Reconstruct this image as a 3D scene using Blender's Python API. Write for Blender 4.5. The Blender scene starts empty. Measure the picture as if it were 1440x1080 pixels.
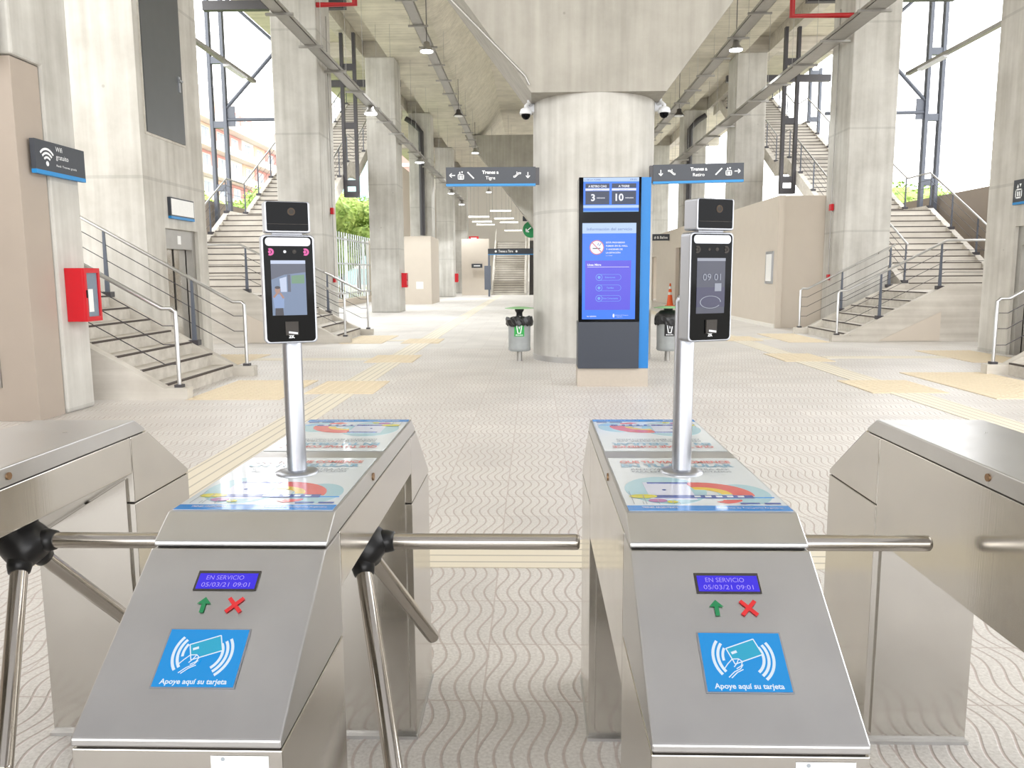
import bpy, bmesh, math, random
from mathutils import Vector, Matrix
random.seed(7)
S = bpy.context.scene
COL = S.collection
# ------------------------------------------------------------------ camera
F = 1130.0
CAMH = 1.43
pitch = math.atan((540 - 386.0) / F); yaw = math.atan((751.0 - 720) / F * math.cos(pitch)); roll = math.radians(0.3)
fw = Vector((-math.sin(yaw) * math.cos(pitch), math.cos(yaw) * math.cos(pitch), -math.sin(pitch)))
rt = Vector((math.cos(yaw), math.sin(yaw), 0)); up = rt.cross(fw)
r2 = math.cos(roll) * rt - math.sin(roll) * up; u2 = math.sin(roll) * rt + math.cos(roll) * up
cam_d = bpy.data.cameras.new('camera'); cam = bpy.data.objects.new('camera', cam_d); COL.objects.link(cam)
cam.matrix_world = Matrix(((r2.x, u2.x, -fw.x, 0), (r2.y, u2.y, -fw.y, 0), (r2.z, u2.z, -fw.z, CAMH), (0, 0, 0, 1)))
cam_d.sensor_width = 36; cam_d.lens = F / 1440 * 36; cam_d.clip_end = 600; cam_d.clip_start = 0.05
S.camera = cam
# ------------------------------------------------------------------ sky, sun, exposure
W = bpy.data.worlds.new('overcast_sky'); S.world = W; W.use_nodes = True
wn = W.node_tree.nodes; wl = W.node_tree.links; wn.clear()
wo = wn.new('ShaderNodeOutputWorld'); wb = wn.new('ShaderNodeBackground')
wb.inputs['Color'].default_value = (0.985, 0.99, 1.0, 1); wb.inputs['Strength'].default_value = 3.9
wl.new(wb.outputs[0], wo.inputs[0])
sun_d = bpy.data.lights.new('overcast_sun', 'SUN'); sun_d.energy = 0.9; sun_d.angle = math.radians(40); sun_d.color = (1, 0.97, 0.92)
sun = bpy.data.objects.new('overcast_sun', sun_d); COL.objects.link(sun)
sun.rotation_euler = Vector((0.22, 0.94, -0.27)).to_track_quat('-Z', 'Y').to_euler()
S.view_settings.view_transform = 'Standard'; S.view_settings.look = 'None'
S.view_settings.gamma = 1.0; S.view_settings.exposure = 0.08; S.view_settings.use_curve_mapping = False

# ------------------------------------------------------------------ materials
def srgb(r, g, b):
    f = lambda c: (c / 255 / 12.92) if c / 255 <= 0.04045 else ((c / 255 + 0.055) / 1.055) ** 2.4
    return (f(r), f(g), f(b), 1)
M = {}
def base_mat(name):
    m = bpy.data.materials.new(name); m.use_nodes = True
    n = m.node_tree.nodes; l = m.node_tree.links
    return m, n, l, n['Principled BSDF']
def plain(name, rgb, rough=0.5, metal=0.0, var=0.06, scale=30, emit=0.0, spec=0.5, coat=0.0):
    m, n, l, p = base_mat(name)
    c = srgb(*rgb)
    if emit:
        p.inputs['Base Color'].default_value = (0.01, 0.01, 0.01, 1)
        p.inputs['Emission Color'].default_value = c; p.inputs['Emission Strength'].default_value = emit
    else:
        tc = n.new('ShaderNodeTexCoord'); nz = n.new('ShaderNodeTexNoise'); nz.inputs['Scale'].default_value = scale
        nz.inputs['Detail'].default_value = 4
        mx = n.new('ShaderNodeMix'); mx.data_type = 'RGBA'
        mx.inputs[6].default_value = tuple(max(0, v * (1 - var)) for v in c[:3]) + (1,)
        mx.inputs[7].default_value = tuple(min(1, v * (1 + var)) for v in c[:3]) + (1,)
        l.new(tc.outputs['Object'], nz.inputs['Vector']); l.new(nz.outputs['Fac'], mx.inputs[0]); l.new(mx.outputs[2], p.inputs['Base Color'])
    p.inputs['Roughness'].default_value = rough; p.inputs['Metallic'].default_value = metal
    p.inputs['Specular IOR Level'].default_value = spec; p.inputs['Coat Weight'].default_value = coat
    M[name] = m; return m
def math_node(n, op, a=None, b=None):
    k = n.new('ShaderNodeMath'); k.operation = op
    if a is not None: k.inputs[0].default_value = a
    if b is not None: k.inputs[1].default_value = b
    return k
def concrete(name, dark, light, grain='Z', joint=0.0, rough=0.75, bump=0.25):
    """cast concrete: cloudy patches, formwork grain stretched along one axis, optional joint lines across y"""
    m, n, l, p = base_mat(name)
    tc = n.new('ShaderNodeTexCoord'); g = n.new('ShaderNodeNewGeometry')
    n1 = n.new('ShaderNodeTexNoise'); n1.inputs['Scale'].default_value = 1.1; n1.inputs['Detail'].default_value = 7; n1.inputs['Roughness'].default_value = 0.62
    l.new(g.outputs['Position'], n1.inputs['Vector'])
    mp = n.new('ShaderNodeMapping'); mp.inputs['Scale'].default_value = (7, 7, .35) if grain == 'Z' else ((.3, 9, 9) if grain == 'X' else (9, .3, 9))
    l.new(g.outputs['Position'], mp.inputs['Vector'])
    n2 = n.new('ShaderNodeTexNoise'); n2.inputs['Scale'].default_value = 1.0; n2.inputs['Detail'].default_value = 5
    l.new(mp.outputs[0], n2.inputs['Vector'])
    ad = math_node(n, 'MULTIPLY_ADD', b=0.55); l.new(n1.outputs['Fac'], ad.inputs[0])
    m2 = math_node(n, 'MULTIPLY', b=0.45); l.new(n2.outputs['Fac'], m2.inputs[0]); l.new(m2.outputs[0], ad.inputs[2])
    cr = n.new('ShaderNodeValToRGB'); cr.color_ramp.elements[0].position = 0.36; cr.color_ramp.elements[1].position = 0.64
    cr.color_ramp.elements[0].color = srgb(*dark); cr.color_ramp.elements[1].color = srgb(*light)
    l.new(ad.outputs[0], cr.inputs[0]); col = cr.outputs[0]
    sp = n.new('ShaderNodeSeparateXYZ'); l.new(g.outputs['Position'], sp.inputs[0])
    if joint:
        axis = 'Y' if joint > 0 else 'Z'
        dv = math_node(n, 'DIVIDE', b=abs(joint)); l.new(sp.outputs[axis], dv.inputs[0])
        fr = math_node(n, 'FRACT'); l.new(dv.outputs[0], fr.inputs[0])
        lt = math_node(n, 'LESS_THAN', b=0.05 / abs(joint)); l.new(fr.outputs[0], lt.inputs[0])
        mu = math_node(n, 'MULTIPLY', b=0.2); l.new(lt.outputs[0], mu.inputs[0])
        mx = n.new('ShaderNodeMix'); mx.data_type = 'RGBA'; mx.inputs[7].default_value = srgb(*[int(c * .6) for c in dark])
        l.new(mu.outputs[0], mx.inputs[0]); l.new(col, mx.inputs[6]); col = mx.outputs[2]
    # pin holes / small dark specks
    vo = n.new('ShaderNodeTexVoronoi'); vo.inputs['Scale'].default_value = 1.4; l.new(g.outputs['Position'], vo.inputs['Vector'])
    ls = math_node(n, 'LESS_THAN', b=0.035); l.new(vo.outputs['Distance'], ls.inputs[0])
    mu2 = math_node(n, 'MULTIPLY', b=0.3); l.new(ls.outputs[0], mu2.inputs[0])
    mx2 = n.new('ShaderNodeMix'); mx2.data_type = 'RGBA'; mx2.inputs[7].default_value = srgb(90, 85, 78)
    l.new(mu2.outputs[0], mx2.inputs[0]); l.new(col, mx2.inputs[6]); l.new(mx2.outputs[2], p.inputs['Base Color'])
    bp = n.new('ShaderNodeBump'); bp.inputs['Strength'].default_value = bump; bp.inputs['Distance'].default_value = 0.02
    l.new(ad.outputs[0], bp.inputs['Height']); l.new(bp.outputs[0], p.inputs['Normal'])
    p.inputs['Roughness'].default_value = rough
    M[name] = m; return m
concrete('concrete_column', (172, 169, 162), (206, 204, 198), joint=-2.4)
concrete('concrete_beam', (188, 183, 168), (222, 216, 200), grain='X', joint=3.75)
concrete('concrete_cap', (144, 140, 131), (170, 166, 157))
concrete('concrete_stair', (184, 178, 168), (216, 211, 202), grain='X')
concrete('concrete_block', (176, 172, 163), (212, 209, 202), joint=-2.9)

def steel(name, rgb=(206, 206, 206), rough=0.3, axis='X', wear=0.08):
    m, n, l, p = base_mat(name)
    tc = n.new('ShaderNodeTexCoord'); mp = n.new('ShaderNodeMapping')
    mp.inputs['Scale'].default_value = {'X': (4, 260, 260), 'Y': (260, 4, 260), 'Z': (260, 260, 4)}[axis]
    l.new(tc.outputs['Object'], mp.inputs['Vector'])
    nz = n.new('ShaderNodeTexNoise'); nz.inputs['Scale'].default_value = 1; nz.inputs['Detail'].default_value = 3; l.new(mp.outputs[0], nz.inputs['Vector'])
    n2 = n.new('ShaderNodeTexNoise'); n2.inputs['Scale'].default_value = 7; n2.inputs['Detail'].default_value = 6; l.new(tc.outputs['Object'], n2.inputs['Vector'])
    mr = n.new('ShaderNodeMapRange'); mr.inputs['To Min'].default_value = rough - 0.09; mr.inputs['To Max'].default_value = rough + 0.12
    l.new(n2.outputs['Fac'], mr.inputs['Value']); l.new(mr.outputs[0], p.inputs['Roughness'])
    cr = n.new('ShaderNodeMix'); cr.data_type = 'RGBA'; c = srgb(*rgb)
    cr.inputs[6].default_value = tuple(v * (1 - wear * 1.6) for v in c[:3]) + (1,); cr.inputs[7].default_value = tuple(min(1, v * (1 + wear)) for v in c[:3]) + (1,)
    l.new(n2.outputs['Fac'], cr.inputs[0]); l.new(cr.outputs[2], p.inputs['Base Color'])
    bp = n.new('ShaderNodeBump'); bp.inputs['Strength'].default_value = 0.06; bp.inputs['Distance'].default_value = 0.001
    l.new(nz.outputs['Fac'], bp.inputs['Height']); l.new(bp.outputs[0], p.inputs['Normal'])
    p.inputs['Metallic'].default_value = 1.0
    M[name] = m; return m
steel('brushed_steel'); steel('brushed_steel_side', (206, 203, 197), 0.14, 'Z', 0.06); steel('polished_steel', (196, 191, 184), 0.14, 'X', 0.05)
steel('satin_aluminium', (182, 185, 192), 0.34, 'Z', 0.04); steel('galvanised', (176, 174, 170), 0.45, 'Y', 0.14)
plain('shade_roof_white', (226, 229, 236), 0.7, var=0.03); plain('seam_dark', (62, 58, 54), 0.7); plain('black_plastic', (24, 24, 26), 0.35); plain('black_glass', (8, 9, 12), 0.06, spec=0.12)  # first white is for the unseen shading roof, kept neutral for steel reflections
plain('black_bag', (28, 28, 30), 0.28, var=0.4, scale=60); plain('white_plastic', (228, 230, 234), 0.35)
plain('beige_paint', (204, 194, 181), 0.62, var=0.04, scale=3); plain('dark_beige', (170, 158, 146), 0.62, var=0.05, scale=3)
plain('steel_grey', (92, 98, 110), 0.4, var=0.1); plain('dark_steel', (66, 64, 68), 0.45, var=0.12); plain('dark_door', (84, 87, 88), 0.38, var=0.1, scale=5)
plain('nosing', (78, 70, 66), 0.7); plain('fire_red', (198, 18, 34), 0.3); plain('pipe_red', (180, 36, 40), 0.35)
plain('sign_grey', (58, 62, 70), 0.45, var=0.04); plain('sign_blue', (20, 130, 196), 0.4, var=0.03); plain('white_ink', (240, 242, 244), 0.5, var=0.02)
plain('kiosk_slate', (44, 50, 62), 0.4, var=0.05); plain('kiosk_blue', (0, 112, 184), 0.35, var=0.03); plain('kiosk_base', (178, 168, 155), 0.5)
plain('bin_grey', (150, 154, 154), 0.4, var=0.12, scale=14); plain('bin_green', (136, 180, 130), 0.4); plain('label_green', (44, 160, 74), 0.4)
plain('label_black', (30, 30, 32), 0.4); plain('cone_orange', (236, 96, 34), 0.5); plain('exit_green', (20, 130, 72), 0.4)
plain('yellow_tactile', (220, 205, 178), 0.75, var=0.08, scale=20); plain('window_glass', (120, 135, 150), 0.08)
plain('wall_white', (226, 222, 214), 0.7); plain('facade_white', (226, 220, 214), 0.8); plain('facade_red', (206, 152, 146), 0.8); plain('facade_orange', (226, 190, 168), 0.8)
plain('facade_teal', (150, 186, 186), 0.3); plain('facade_brown', (160, 132, 122), 0.8); plain('bark', (96, 78, 60), 0.9)
plain('fence_white', (206, 210, 214), 0.45); plain('grass', (150, 158, 122), 0.9, var=0.3, scale=3); plain('street_paving', (196, 192, 182), 0.9, var=0.08, scale=2)
plain('lamp_glow', (250, 252, 255), emit=9.0); plain('tube_glow', (255, 250, 235), emit=5.0); plain('lamp_dark', (60, 56, 54), 0.4)
plain('label_white', (236, 236, 234), 0.4); plain('brass', (150, 120, 90), 0.4, metal=0.8)
# display colours (these give off light)
def em(name, rgb, s=0.9): plain(name, rgb, emit=s, rough=0.25)
em('lcd_blue', (58, 38, 232)); em('lcd_text', (176, 160, 250)); em('card_blue', (0, 152, 232), 0.85); em('card_white', (226, 240, 252), 0.9)
em('card_teal', (40, 176, 214), 0.85); em('scr_sky', (92, 160, 226)); em('scr_pale', (186, 212, 248)); em('scr_azure', (10, 120, 250)); em('scr_violet', (78, 70, 232))
em('scr_navy', (26, 46, 82)); em('scr_white', (242, 244, 255)); em('scr_line', (110, 170, 255)); em('scr_red', (214, 110, 130)); em('scr_grey', (120, 126, 150))
em('scr_ink', (96, 124, 190)); em('scr_pink', (236, 80, 170)); em('led_white', (250, 250, 255)); em('cam_sky', (198, 210, 236)); em('cam_floor', (116, 136, 168)); em('cam_dark', (86, 92, 112))
em('cam_green', (110, 150, 120)); em('cam_skin', (170, 130, 116)); em('cam_shirt', (136, 160, 204)); em('cam_trouser', (48, 46, 60)); em('idle_screen', (88, 92, 116), 0.6); em('idle_ink', (190, 196, 214), 0.6); em('idle_purple', (74, 74, 116), 0.6)
# poster print
for nm, c in dict(print_white=(232, 240, 244), print_sky=(176, 216, 228), print_blue=(22, 140, 226), print_red=(232, 96, 92), print_yellow=(244, 208, 74), print_navy=(62, 88, 168),
                  print_headline_red=(230, 140, 138), print_headline_blue=(146, 190, 216), print_text=(160, 168, 176), print_lime=(222, 214, 60), print_purple=(184, 110, 170), print_pale=(224, 228, 246)).items():
    plain(nm, c, 0.16, var=0.02, coat=0.4)
plain('arrow_green', (28, 124, 76), 0.4); plain('cross_red', (206, 42, 46), 0.4)

def tree_mat():
    m, n, l, p = base_mat('leaves'); g = n.new('ShaderNodeNewGeometry'); nz = n.new('ShaderNodeTexNoise'); nz.inputs['Scale'].default_value = 2.2
    l.new(g.outputs['Position'], nz.inputs['Vector']); cr = n.new('ShaderNodeValToRGB')
    cr.color_ramp.elements[0].position = .35; cr.color_ramp.elements[1].position = .65
    cr.color_ramp.elements[0].color = srgb(120, 150, 70); cr.color_ramp.elements[1].color = srgb(186, 208, 120)
    l.new(nz.outputs['Fac'], cr.inputs[0]); l.new(cr.outputs[0], p.inputs['Base Color']); p.inputs['Roughness'].default_value = .7
    M['leaves'] = m
tree_mat()

def floor_mat():
    """0.42 m terrazzo tiles: wavy grooves running away from the gates, joints, speckle"""
    m, n, l, p = base_mat('wavy_tile_floor')
    g = n.new('ShaderNodeNewGeometry'); sp = n.new('ShaderNodeSeparateXYZ'); l.new(g.outputs['Position'], sp.inputs[0])
    T = 0.42
    def nd(op, a, b=None, c=None):
        k = n.new('ShaderNodeMath'); k.operation = op
        for i, v in enumerate((a, b, c)):
            if v is None: continue
            if isinstance(v, (int, float)): k.inputs[i].default_value = v
            else: l.new(v, k.inputs[i])
        return k.outputs[0]
    x, y = sp.outputs['X'], sp.outputs['Y']
    xt = nd('DIVIDE', nd('ADD', x, 0.175 + T * 60), T); yt = nd('DIVIDE', nd('ADD', y, -2.968 + T * 60), T)
    fx, fy = nd('FRACT', xt), nd('FRACT', yt)
    jx = nd('LESS_THAN', nd('ABSOLUTE', nd('SUBTRACT', fx, 0.5)), 0.493); jy = nd('LESS_THAN', nd('ABSOLUTE', nd('SUBTRACT', fy, 0.5)), 0.49)
    joint = nd('SUBTRACT', 1.0, nd('MULTIPLY', jx, jy))
    wv = nd('MULTIPLY', nd('SINE', nd('MULTIPLY', yt, 2 * math.pi)), 0.026)
    gx = nd('FRACT', nd('DIVIDE', nd('ADD', nd('ADD', x, 10 * T + .175 + 30 * T), wv), T / 8))
    d = nd('ABSOLUTE', nd('SUBTRACT', gx, 0.5))
    sm = n.new('ShaderNodeMapRange'); sm.interpolation_type = 'SMOOTHSTEP'; sm.inputs['From Min'].default_value = 0.04; sm.inputs['From Max'].default_value = 0.13
    sm.inputs['To Min'].default_value = 1; sm.inputs['To Max'].default_value = 0; l.new(d, sm.inputs['Value'])
    near = nd('LESS_THAN', y, 15.6)
    gate = nd('MULTIPLY', nd('GREATER_THAN', y, 3.79), nd('LESS_THAN', y, 4.21))
    groove = nd('MULTIPLY', nd('MULTIPLY', sm.outputs[0], near), nd('SUBTRACT', 1.0, gate))
    n1 = n.new('ShaderNodeTexNoise'); n1.inputs['Scale'].default_value = 90; n1.inputs['Detail'].default_value = 3; l.new(g.outputs['Position'], n1.inputs['Vector'])
    n2 = n.new('ShaderNodeTexNoise'); n2.inputs['Scale'].default_value = 0.9; n2.inputs['Detail'].default_value = 6; l.new(g.outputs['Position'], n2.inputs['Vector'])
    cr = n.new('ShaderNodeValToRGB'); cr.color_ramp.elements[0].position = .3; cr.color_ramp.elements[1].position = .7
    cr.color_ramp.elements[0].color = srgb(196, 192, 187); cr.color_ramp.elements[1].color = srgb(222, 219, 215); l.new(n1.outputs['Fac'], cr.inputs[0])
    mx0 = n.new('ShaderNodeMix'); mx0.data_type = 'RGBA'; mx0.blend_type = 'MULTIPLY'; mx0.inputs[0].default_value = .35
    l.new(cr.outputs[0], mx0.inputs[6]); l.new(n2.outputs['Fac'], mx0.inputs[7])
    # per-tile tone
    wn_ = n.new('ShaderNodeTexWhiteNoise'); cb = n.new('ShaderNodeCombineXYZ'); l.new(nd('FLOOR', xt), cb.inputs[0]); l.new(nd('FLOOR', yt), cb.inputs[1]); l.new(cb.outputs[0], wn_.inputs['Vector'])
    hs = n.new('ShaderNodeHueSaturation'); mr = n.new('ShaderNodeMapRange'); mr.inputs['To Min'].default_value = 1.2; mr.inputs['To Max'].default_value = 1.3
    l.new(wn_.outputs['Value'], mr.inputs['Value']); l.new(mr.outputs[0], hs.inputs['Value']); l.new(mx0.outputs[2], hs.inputs['Color'])
    mx1 = n.new('ShaderNodeMix'); mx1.data_type = 'RGBA'; mx1.inputs[7].default_value = srgb(172, 154, 146)
    l.new(nd('MAXIMUM', nd('MULTIPLY', groove, 0.62), nd('MULTIPLY', joint, 0.5)), mx1.inputs[0]); l.new(hs.outputs[0], mx1.inputs[6])
    l.new(mx1.outputs[2], p.inputs['Base Color'])
    bp = n.new('ShaderNodeBump'); bp.inputs['Strength'].default_value = 0.6; bp.inputs['Distance'].default_value = 0.004
    l.new(nd('SUBTRACT', 1.0, nd('MAXIMUM', groove, joint)), bp.inputs['Height']); l.new(bp.outputs[0], p.inputs['Normal'])
    p.inputs['Roughness'].default_value = 0.42
    M['wavy_tile_floor'] = m
floor_mat()
def ribbed(name, rgb, axis):
    m, n, l, p = base_mat(name); g = n.new('ShaderNodeNewGeometry'); sp = n.new('ShaderNodeSeparateXYZ'); l.new(g.outputs['Position'], sp.inputs[0])
    dv = math_node(n, 'DIVIDE', b=0.094); l.new(sp.outputs[axis], dv.inputs[0]); fr = math_node(n, 'FRACT'); l.new(dv.outputs[0], fr.inputs[0])
    lt = math_node(n, 'LESS_THAN', b=0.16); l.new(fr.outputs[0], lt.inputs[0])
    mx = n.new('ShaderNodeMix'); mx.data_type = 'RGBA'; mx.inputs[6].default_value = srgb(*rgb); mx.inputs[7].default_value = srgb(*[int(c * .82) for c in rgb])
    l.new(lt.outputs[0], mx.inputs[0]); l.new(mx.outputs[2], p.inputs['Base Color']); p.inputs['Roughness'].default_value = .6
    iv = math_node(n, 'SUBTRACT', a=1.0); l.new(lt.outputs[0], iv.inputs[1])
    bp = n.new('ShaderNodeBump'); bp.inputs['Distance'].default_value = .004; bp.inputs['Strength'].default_value = .6; l.new(iv.outputs[0], bp.inputs['Height']); l.new(bp.outputs[0], p.inputs['Normal'])
    M[name] = m
ribbed('ribbed_cream_y', (226, 218, 200), 'X'); ribbed('ribbed_cream_x', (226, 218, 200), 'Y')

# ------------------------------------------------------------------ mesh builder
class MB:
    def __init__(s): s.v = []; s.f = []; s.mi = []; s.mats = []; s.T = Matrix.Identity(4); s.cur = 0; s.sm = []; s.smooth = False
    def mat(s, name):
        if name not in s.mats: s.mats.append(name)
        s.cur = s.mats.index(name); return s
    def add(s, vs, fs):
        o = len(s.v); s.v += [tuple(s.T @ Vector(v)) for v in vs]
        for f in fs: s.f.append([i + o for i in f]); s.mi.append(s.cur); s.sm.append(s.smooth)
        return s
    def box(s, x0, x1, y0, y1, z0, z1):
        x0, x1 = min(x0, x1), max(x0, x1); y0, y1 = min(y0, y1), max(y0, y1); z0, z1 = min(z0, z1), max(z0, z1)
        v = [(x0, y0, z0), (x1, y0, z0), (x1, y1, z0), (x0, y1, z0), (x0, y0, z1), (x1, y0, z1), (x1, y1, z1), (x0, y1, z1)]
        return s.add(v, [(3, 2, 1, 0), (4, 5, 6, 7), (0, 1, 5, 4), (1, 2, 6, 5), (2, 3, 7, 6), (3, 0, 4, 7)])
    def prism(s, poly, a, b, axis='X'):
        """extrude a 2D polygon along an axis: X -> poly is (y,z); Y -> (x,z); Z -> (x,y)"""
        def p(q, t): return {'X': (t, q[0], q[1]), 'Y': (q[0], t, q[1]), 'Z': (q[0], q[1], t)}[axis]
        k = len(poly); v = [p(q, a) for q in poly] + [p(q, b) for q in poly]
        return s.add(v, [tuple(range(k))[::-1], tuple(range(k, 2 * k))] + [(i, (i + 1) % k, k + (i + 1) % k, k + i) for i in range(k)])
    def tube(s, pts, r, n=10, r1=None):
        pts = [Vector(p) for p in pts]; rings = []; up0 = None; o = len(s.v); vs = []; fs = []
        for i, p in enumerate(pts):
            d = (pts[min(i + 1, len(pts) - 1)] - pts[max(i - 1, 0)]).normalized()
            if up0 is None: up0 = Vector((0, 0, 1)) if abs(d.z) < .9 else Vector((1, 0, 0))
            a = d.cross(up0).normalized(); b = a.cross(d).normalized(); up0 = b
            rr = r if r1 is None else r + (r1 - r) * i / (len(pts) - 1)
            k = 1.0
            if 0 < i < len(pts) - 1:
                c = (pts[i + 1] - p).normalized().dot((p - pts[i - 1]).normalized()); k = 1 / max(.5, math.sqrt((1 + c) / 2)) if c > -.9 else 1
                k = 1 + (k - 1) * .5
            vs += [tuple(p + (a * math.cos(t) + b * math.sin(t)) * rr * k) for t in [2 * math.pi * j / n for j in range(n)]]
        m = len(pts)
        for i in range(m - 1):
            for j in range(n): fs.append((i * n + j, i * n + (j + 1) % n, (i + 1) * n + (j + 1) % n, (i + 1) * n + j))
        sm = s.smooth; s.smooth = True; s.add(vs, fs); s.smooth = sm
        s.add([vs[j] for j in range(n)], [tuple(range(n))[::-1]]); s.add([vs[(m - 1) * n + j] for j in range(n)], [tuple(range(n))])
        return s
    def lathe(s, prof, n=24, c=(0, 0, 0)):
        vs = []; fs = []; k = len(prof)
        for (r, z) in prof:
            vs += [(c[0] + r * math.cos(2 * math.pi * j / n), c[1] + r * math.sin(2 * math.pi * j / n), c[2] + z) for j in range(n)]
        for i in range(k - 1):
            for j in range(n): fs.append((i * n + j, i * n + (j + 1) % n, (i + 1) * n + (j + 1) % n, (i + 1) * n + j))
        sm = s.smooth; s.smooth = True; s.add(vs, fs); s.smooth = sm
        if prof[0][0] > 1e-4: s.add(vs[:n], [tuple(range(n))[::-1]])
        if prof[-1][0] > 1e-4: s.add(vs[-n:], [tuple(range(n))])
        return s
    def flat(s, poly, z=0.0, th=0.0004):
        return s.prism(poly, z, z + th, 'Z')
    def rect(s, x0, x1, y0, y1, z=0.0, th=0.0004): return s.flat([(x0, y0), (x1, y0), (x1, y1), (x0, y1)], z, th)
    def disc(s, cx, cy, r, z=0.0, n=24, th=0.0004, ry=None):
        ry = ry or r
        return s.flat([(cx + r * math.cos(2 * math.pi * i / n), cy + ry * math.sin(2 * math.pi * i / n)) for i in range(n)], z, th)
    def arc(s, cx, cy, r0, r1, a0, a1, z=0.0, n=14, th=0.0004, sy=1.0):
        P = [(r1, a0 + (a1 - a0) * i / n) for i in range(n + 1)] + [(r0, a1 - (a1 - a0) * i / n) for i in range(n + 1)]
        return s.flat([(cx + r * math.cos(math.radians(a)), cy + sy * r * math.sin(math.radians(a))) for r, a in P], z, th)
    def line(s, x0, y0, x1, y1, w, z=0.0, th=0.0004):
        d = Vector((x1 - x0, y1 - y0)); q = Vector((-d.y, d.x)).normalized() * w / 2
        return s.flat([(x0 + q.x, y0 + q.y), (x0 - q.x, y0 - q.y), (x1 - q.x, y1 - q.y), (x1 + q.x, y1 + q.y)], z, th)
    def text(s, txt, cx, cy, h, z=0.0, width=None, bold=0.0, align='CENTER', th=0.0004):
        c = bpy.data.curves.new('lettering', 'FONT'); c.body = txt; c.size = 1.0; c.resolution_u = 3; c.offset = bold; c.extrude = 0
        o = bpy.data.objects.new('lettering', c); COL.objects.link(o); bpy.context.view_layer.update()
        me = bpy.data.meshes.new_from_object(o.evaluated_get(bpy.context.evaluated_depsgraph_get()))
        vs = [v.co.copy() for v in me.vertices]; fs = [tuple(p.vertices) for p in me.polygons]
        bpy.data.objects.remove(o); bpy.data.curves.remove(c); bpy.data.meshes.remove(me)
        if not vs: return s
        x0 = min(v.x for v in vs); x1 = max(v.x for v in vs)
        k = h / 0.72; kx = k if width is None else width / (x1 - x0)
        ox = {'CENTER': -(x0 + x1) / 2, 'LEFT': -x0, 'RIGHT': -x1}[align]
        return s.add([((v.x + ox) * kx + cx, v.y * k + cy, z + th) for v in vs], fs)
    def build(s, name, mat=None, parent=None, bevel=0.0, seg=2, recalc=True, loc=None):
        me = bpy.data.meshes.new(name); me.from_pydata(s.v, [], s.f)
        mats = [mat] if (mat and not s.mats) else (s.mats or [mat])
        for k in mats: me.materials.append(M[k])
        if s.mats: me.polygons.foreach_set('material_index', s.mi)
        me.polygons.foreach_set('use_smooth', s.sm); me.update()
        if recalc:
            bm = bmesh.new(); bm.from_mesh(me); bmesh.ops.recalc_face_normals(bm, faces=bm.faces); bm.to_mesh(me); bm.free()
        o = bpy.data.objects.new(name, me); COL.objects.link(o)
        if parent: o.parent = parent
        if loc: o.location = loc
        if bevel:
            b = o.modifiers.new('bevel', 'BEVEL'); b.width = bevel; b.segments = seg; b.limit_method = 'ANGLE'; b.angle_limit = math.radians(35)
        return o
def empty(name, loc, label, cat, group=None, rz=0.0):
    o = bpy.data.objects.new(name, None); COL.objects.link(o); o.location = loc; o.rotation_euler = (0, 0, rz); o.empty_display_size = .1
    o['label'] = label; o['category'] = cat
    if group: o['group'] = group
    return o
def tag(o, label, cat, group=None, kind=None):
    if label: o['label'] = label
    if cat: o['category'] = cat
    if group: o['group'] = group
    if kind: o['kind'] = kind
    return o
def copy_tree(o, parent=None, keep=True):
    c = o.copy(); COL.objects.link(c); c.parent = parent
    for ch in list(o.children): copy_tree(ch, c)
    return c
def frame(O, X, Y):
    X = Vector(X).normalized(); Y = Vector(Y).normalized(); N = X.cross(Y)
    return Matrix(((X.x, Y.x, N.x, O[0]), (X.y, Y.y, N.y, O[1]), (X.z, Y.z, N.z, O[2]), (0, 0, 0, 1)))
def struct(o): o['kind'] = 'structure'; return o

XC = 1.17
SIDE = {-1: 'left', 1: 'right'}

# ------------------------------------------------------------------ floor and outside ground
struct(MB().box(-10.2, 12.6, -7, 76, -0.2, 0).build('floor', 'wavy_tile_floor'))
tag(MB().box(-260, 260, -60, 400, -0.5, -0.22).build('ground', 'street_paving'), None, None, kind='structure')

tag(MB().box(-75, -10.3, 15, 110, -.22, -.12).build('ground_lawn', 'grass'), None, None, kind='structure')
# ------------------------------------------------------------------ viaduct
def viaduct():
    # twin box girder section: bottoms of both boxes, haunches and the slab between them
    d = [(6.58, 9.45), (4.78, 9.45), (4.45, 9.5), (4.15, 9.68), (3.8, 10.05), (3.4, 10.55), (3.1, 11.0)]
    poly = [(XC - a, z) for a, z in d] + [(XC + a, z) for a, z in d[::-1]] + [(XC + 6.58, 11.6), (XC - 6.58, 11.6)]
    o = MB().prism(poly, -3.5, 72, 'Y').build('ceiling', 'concrete_beam'); struct(o)
viaduct()
o = MB().box(-8.5, 11, -6.5, 1.7, 3.7, 4.0).build('unseen_shade_roof', 'shade_roof_white'); tag(o, 'unseen white roof added to shade the entrance side of the turnstiles', 'roof')  # out-of-view roof, added to shade the floor near the gates
for qx in (-7.5, 10): tag(MB().box(qx - .2, qx + .2, -5.6, -5.2, 0, 3.7).build('unseen_roof_pillar', 'concrete_column'), 'unseen concrete pillar added under the shading roof', 'pillar', 'added pillars under the unseen shading roof')  # supports added along with the out-of-view shading roof
struct(MB().box(-8.4, -8.2, -6.5, 7.5, 0, 6.2).build('wall_unseen_shade', 'dark_beige'))  # out-of-view wall, added to keep side light off the left foreground
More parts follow.
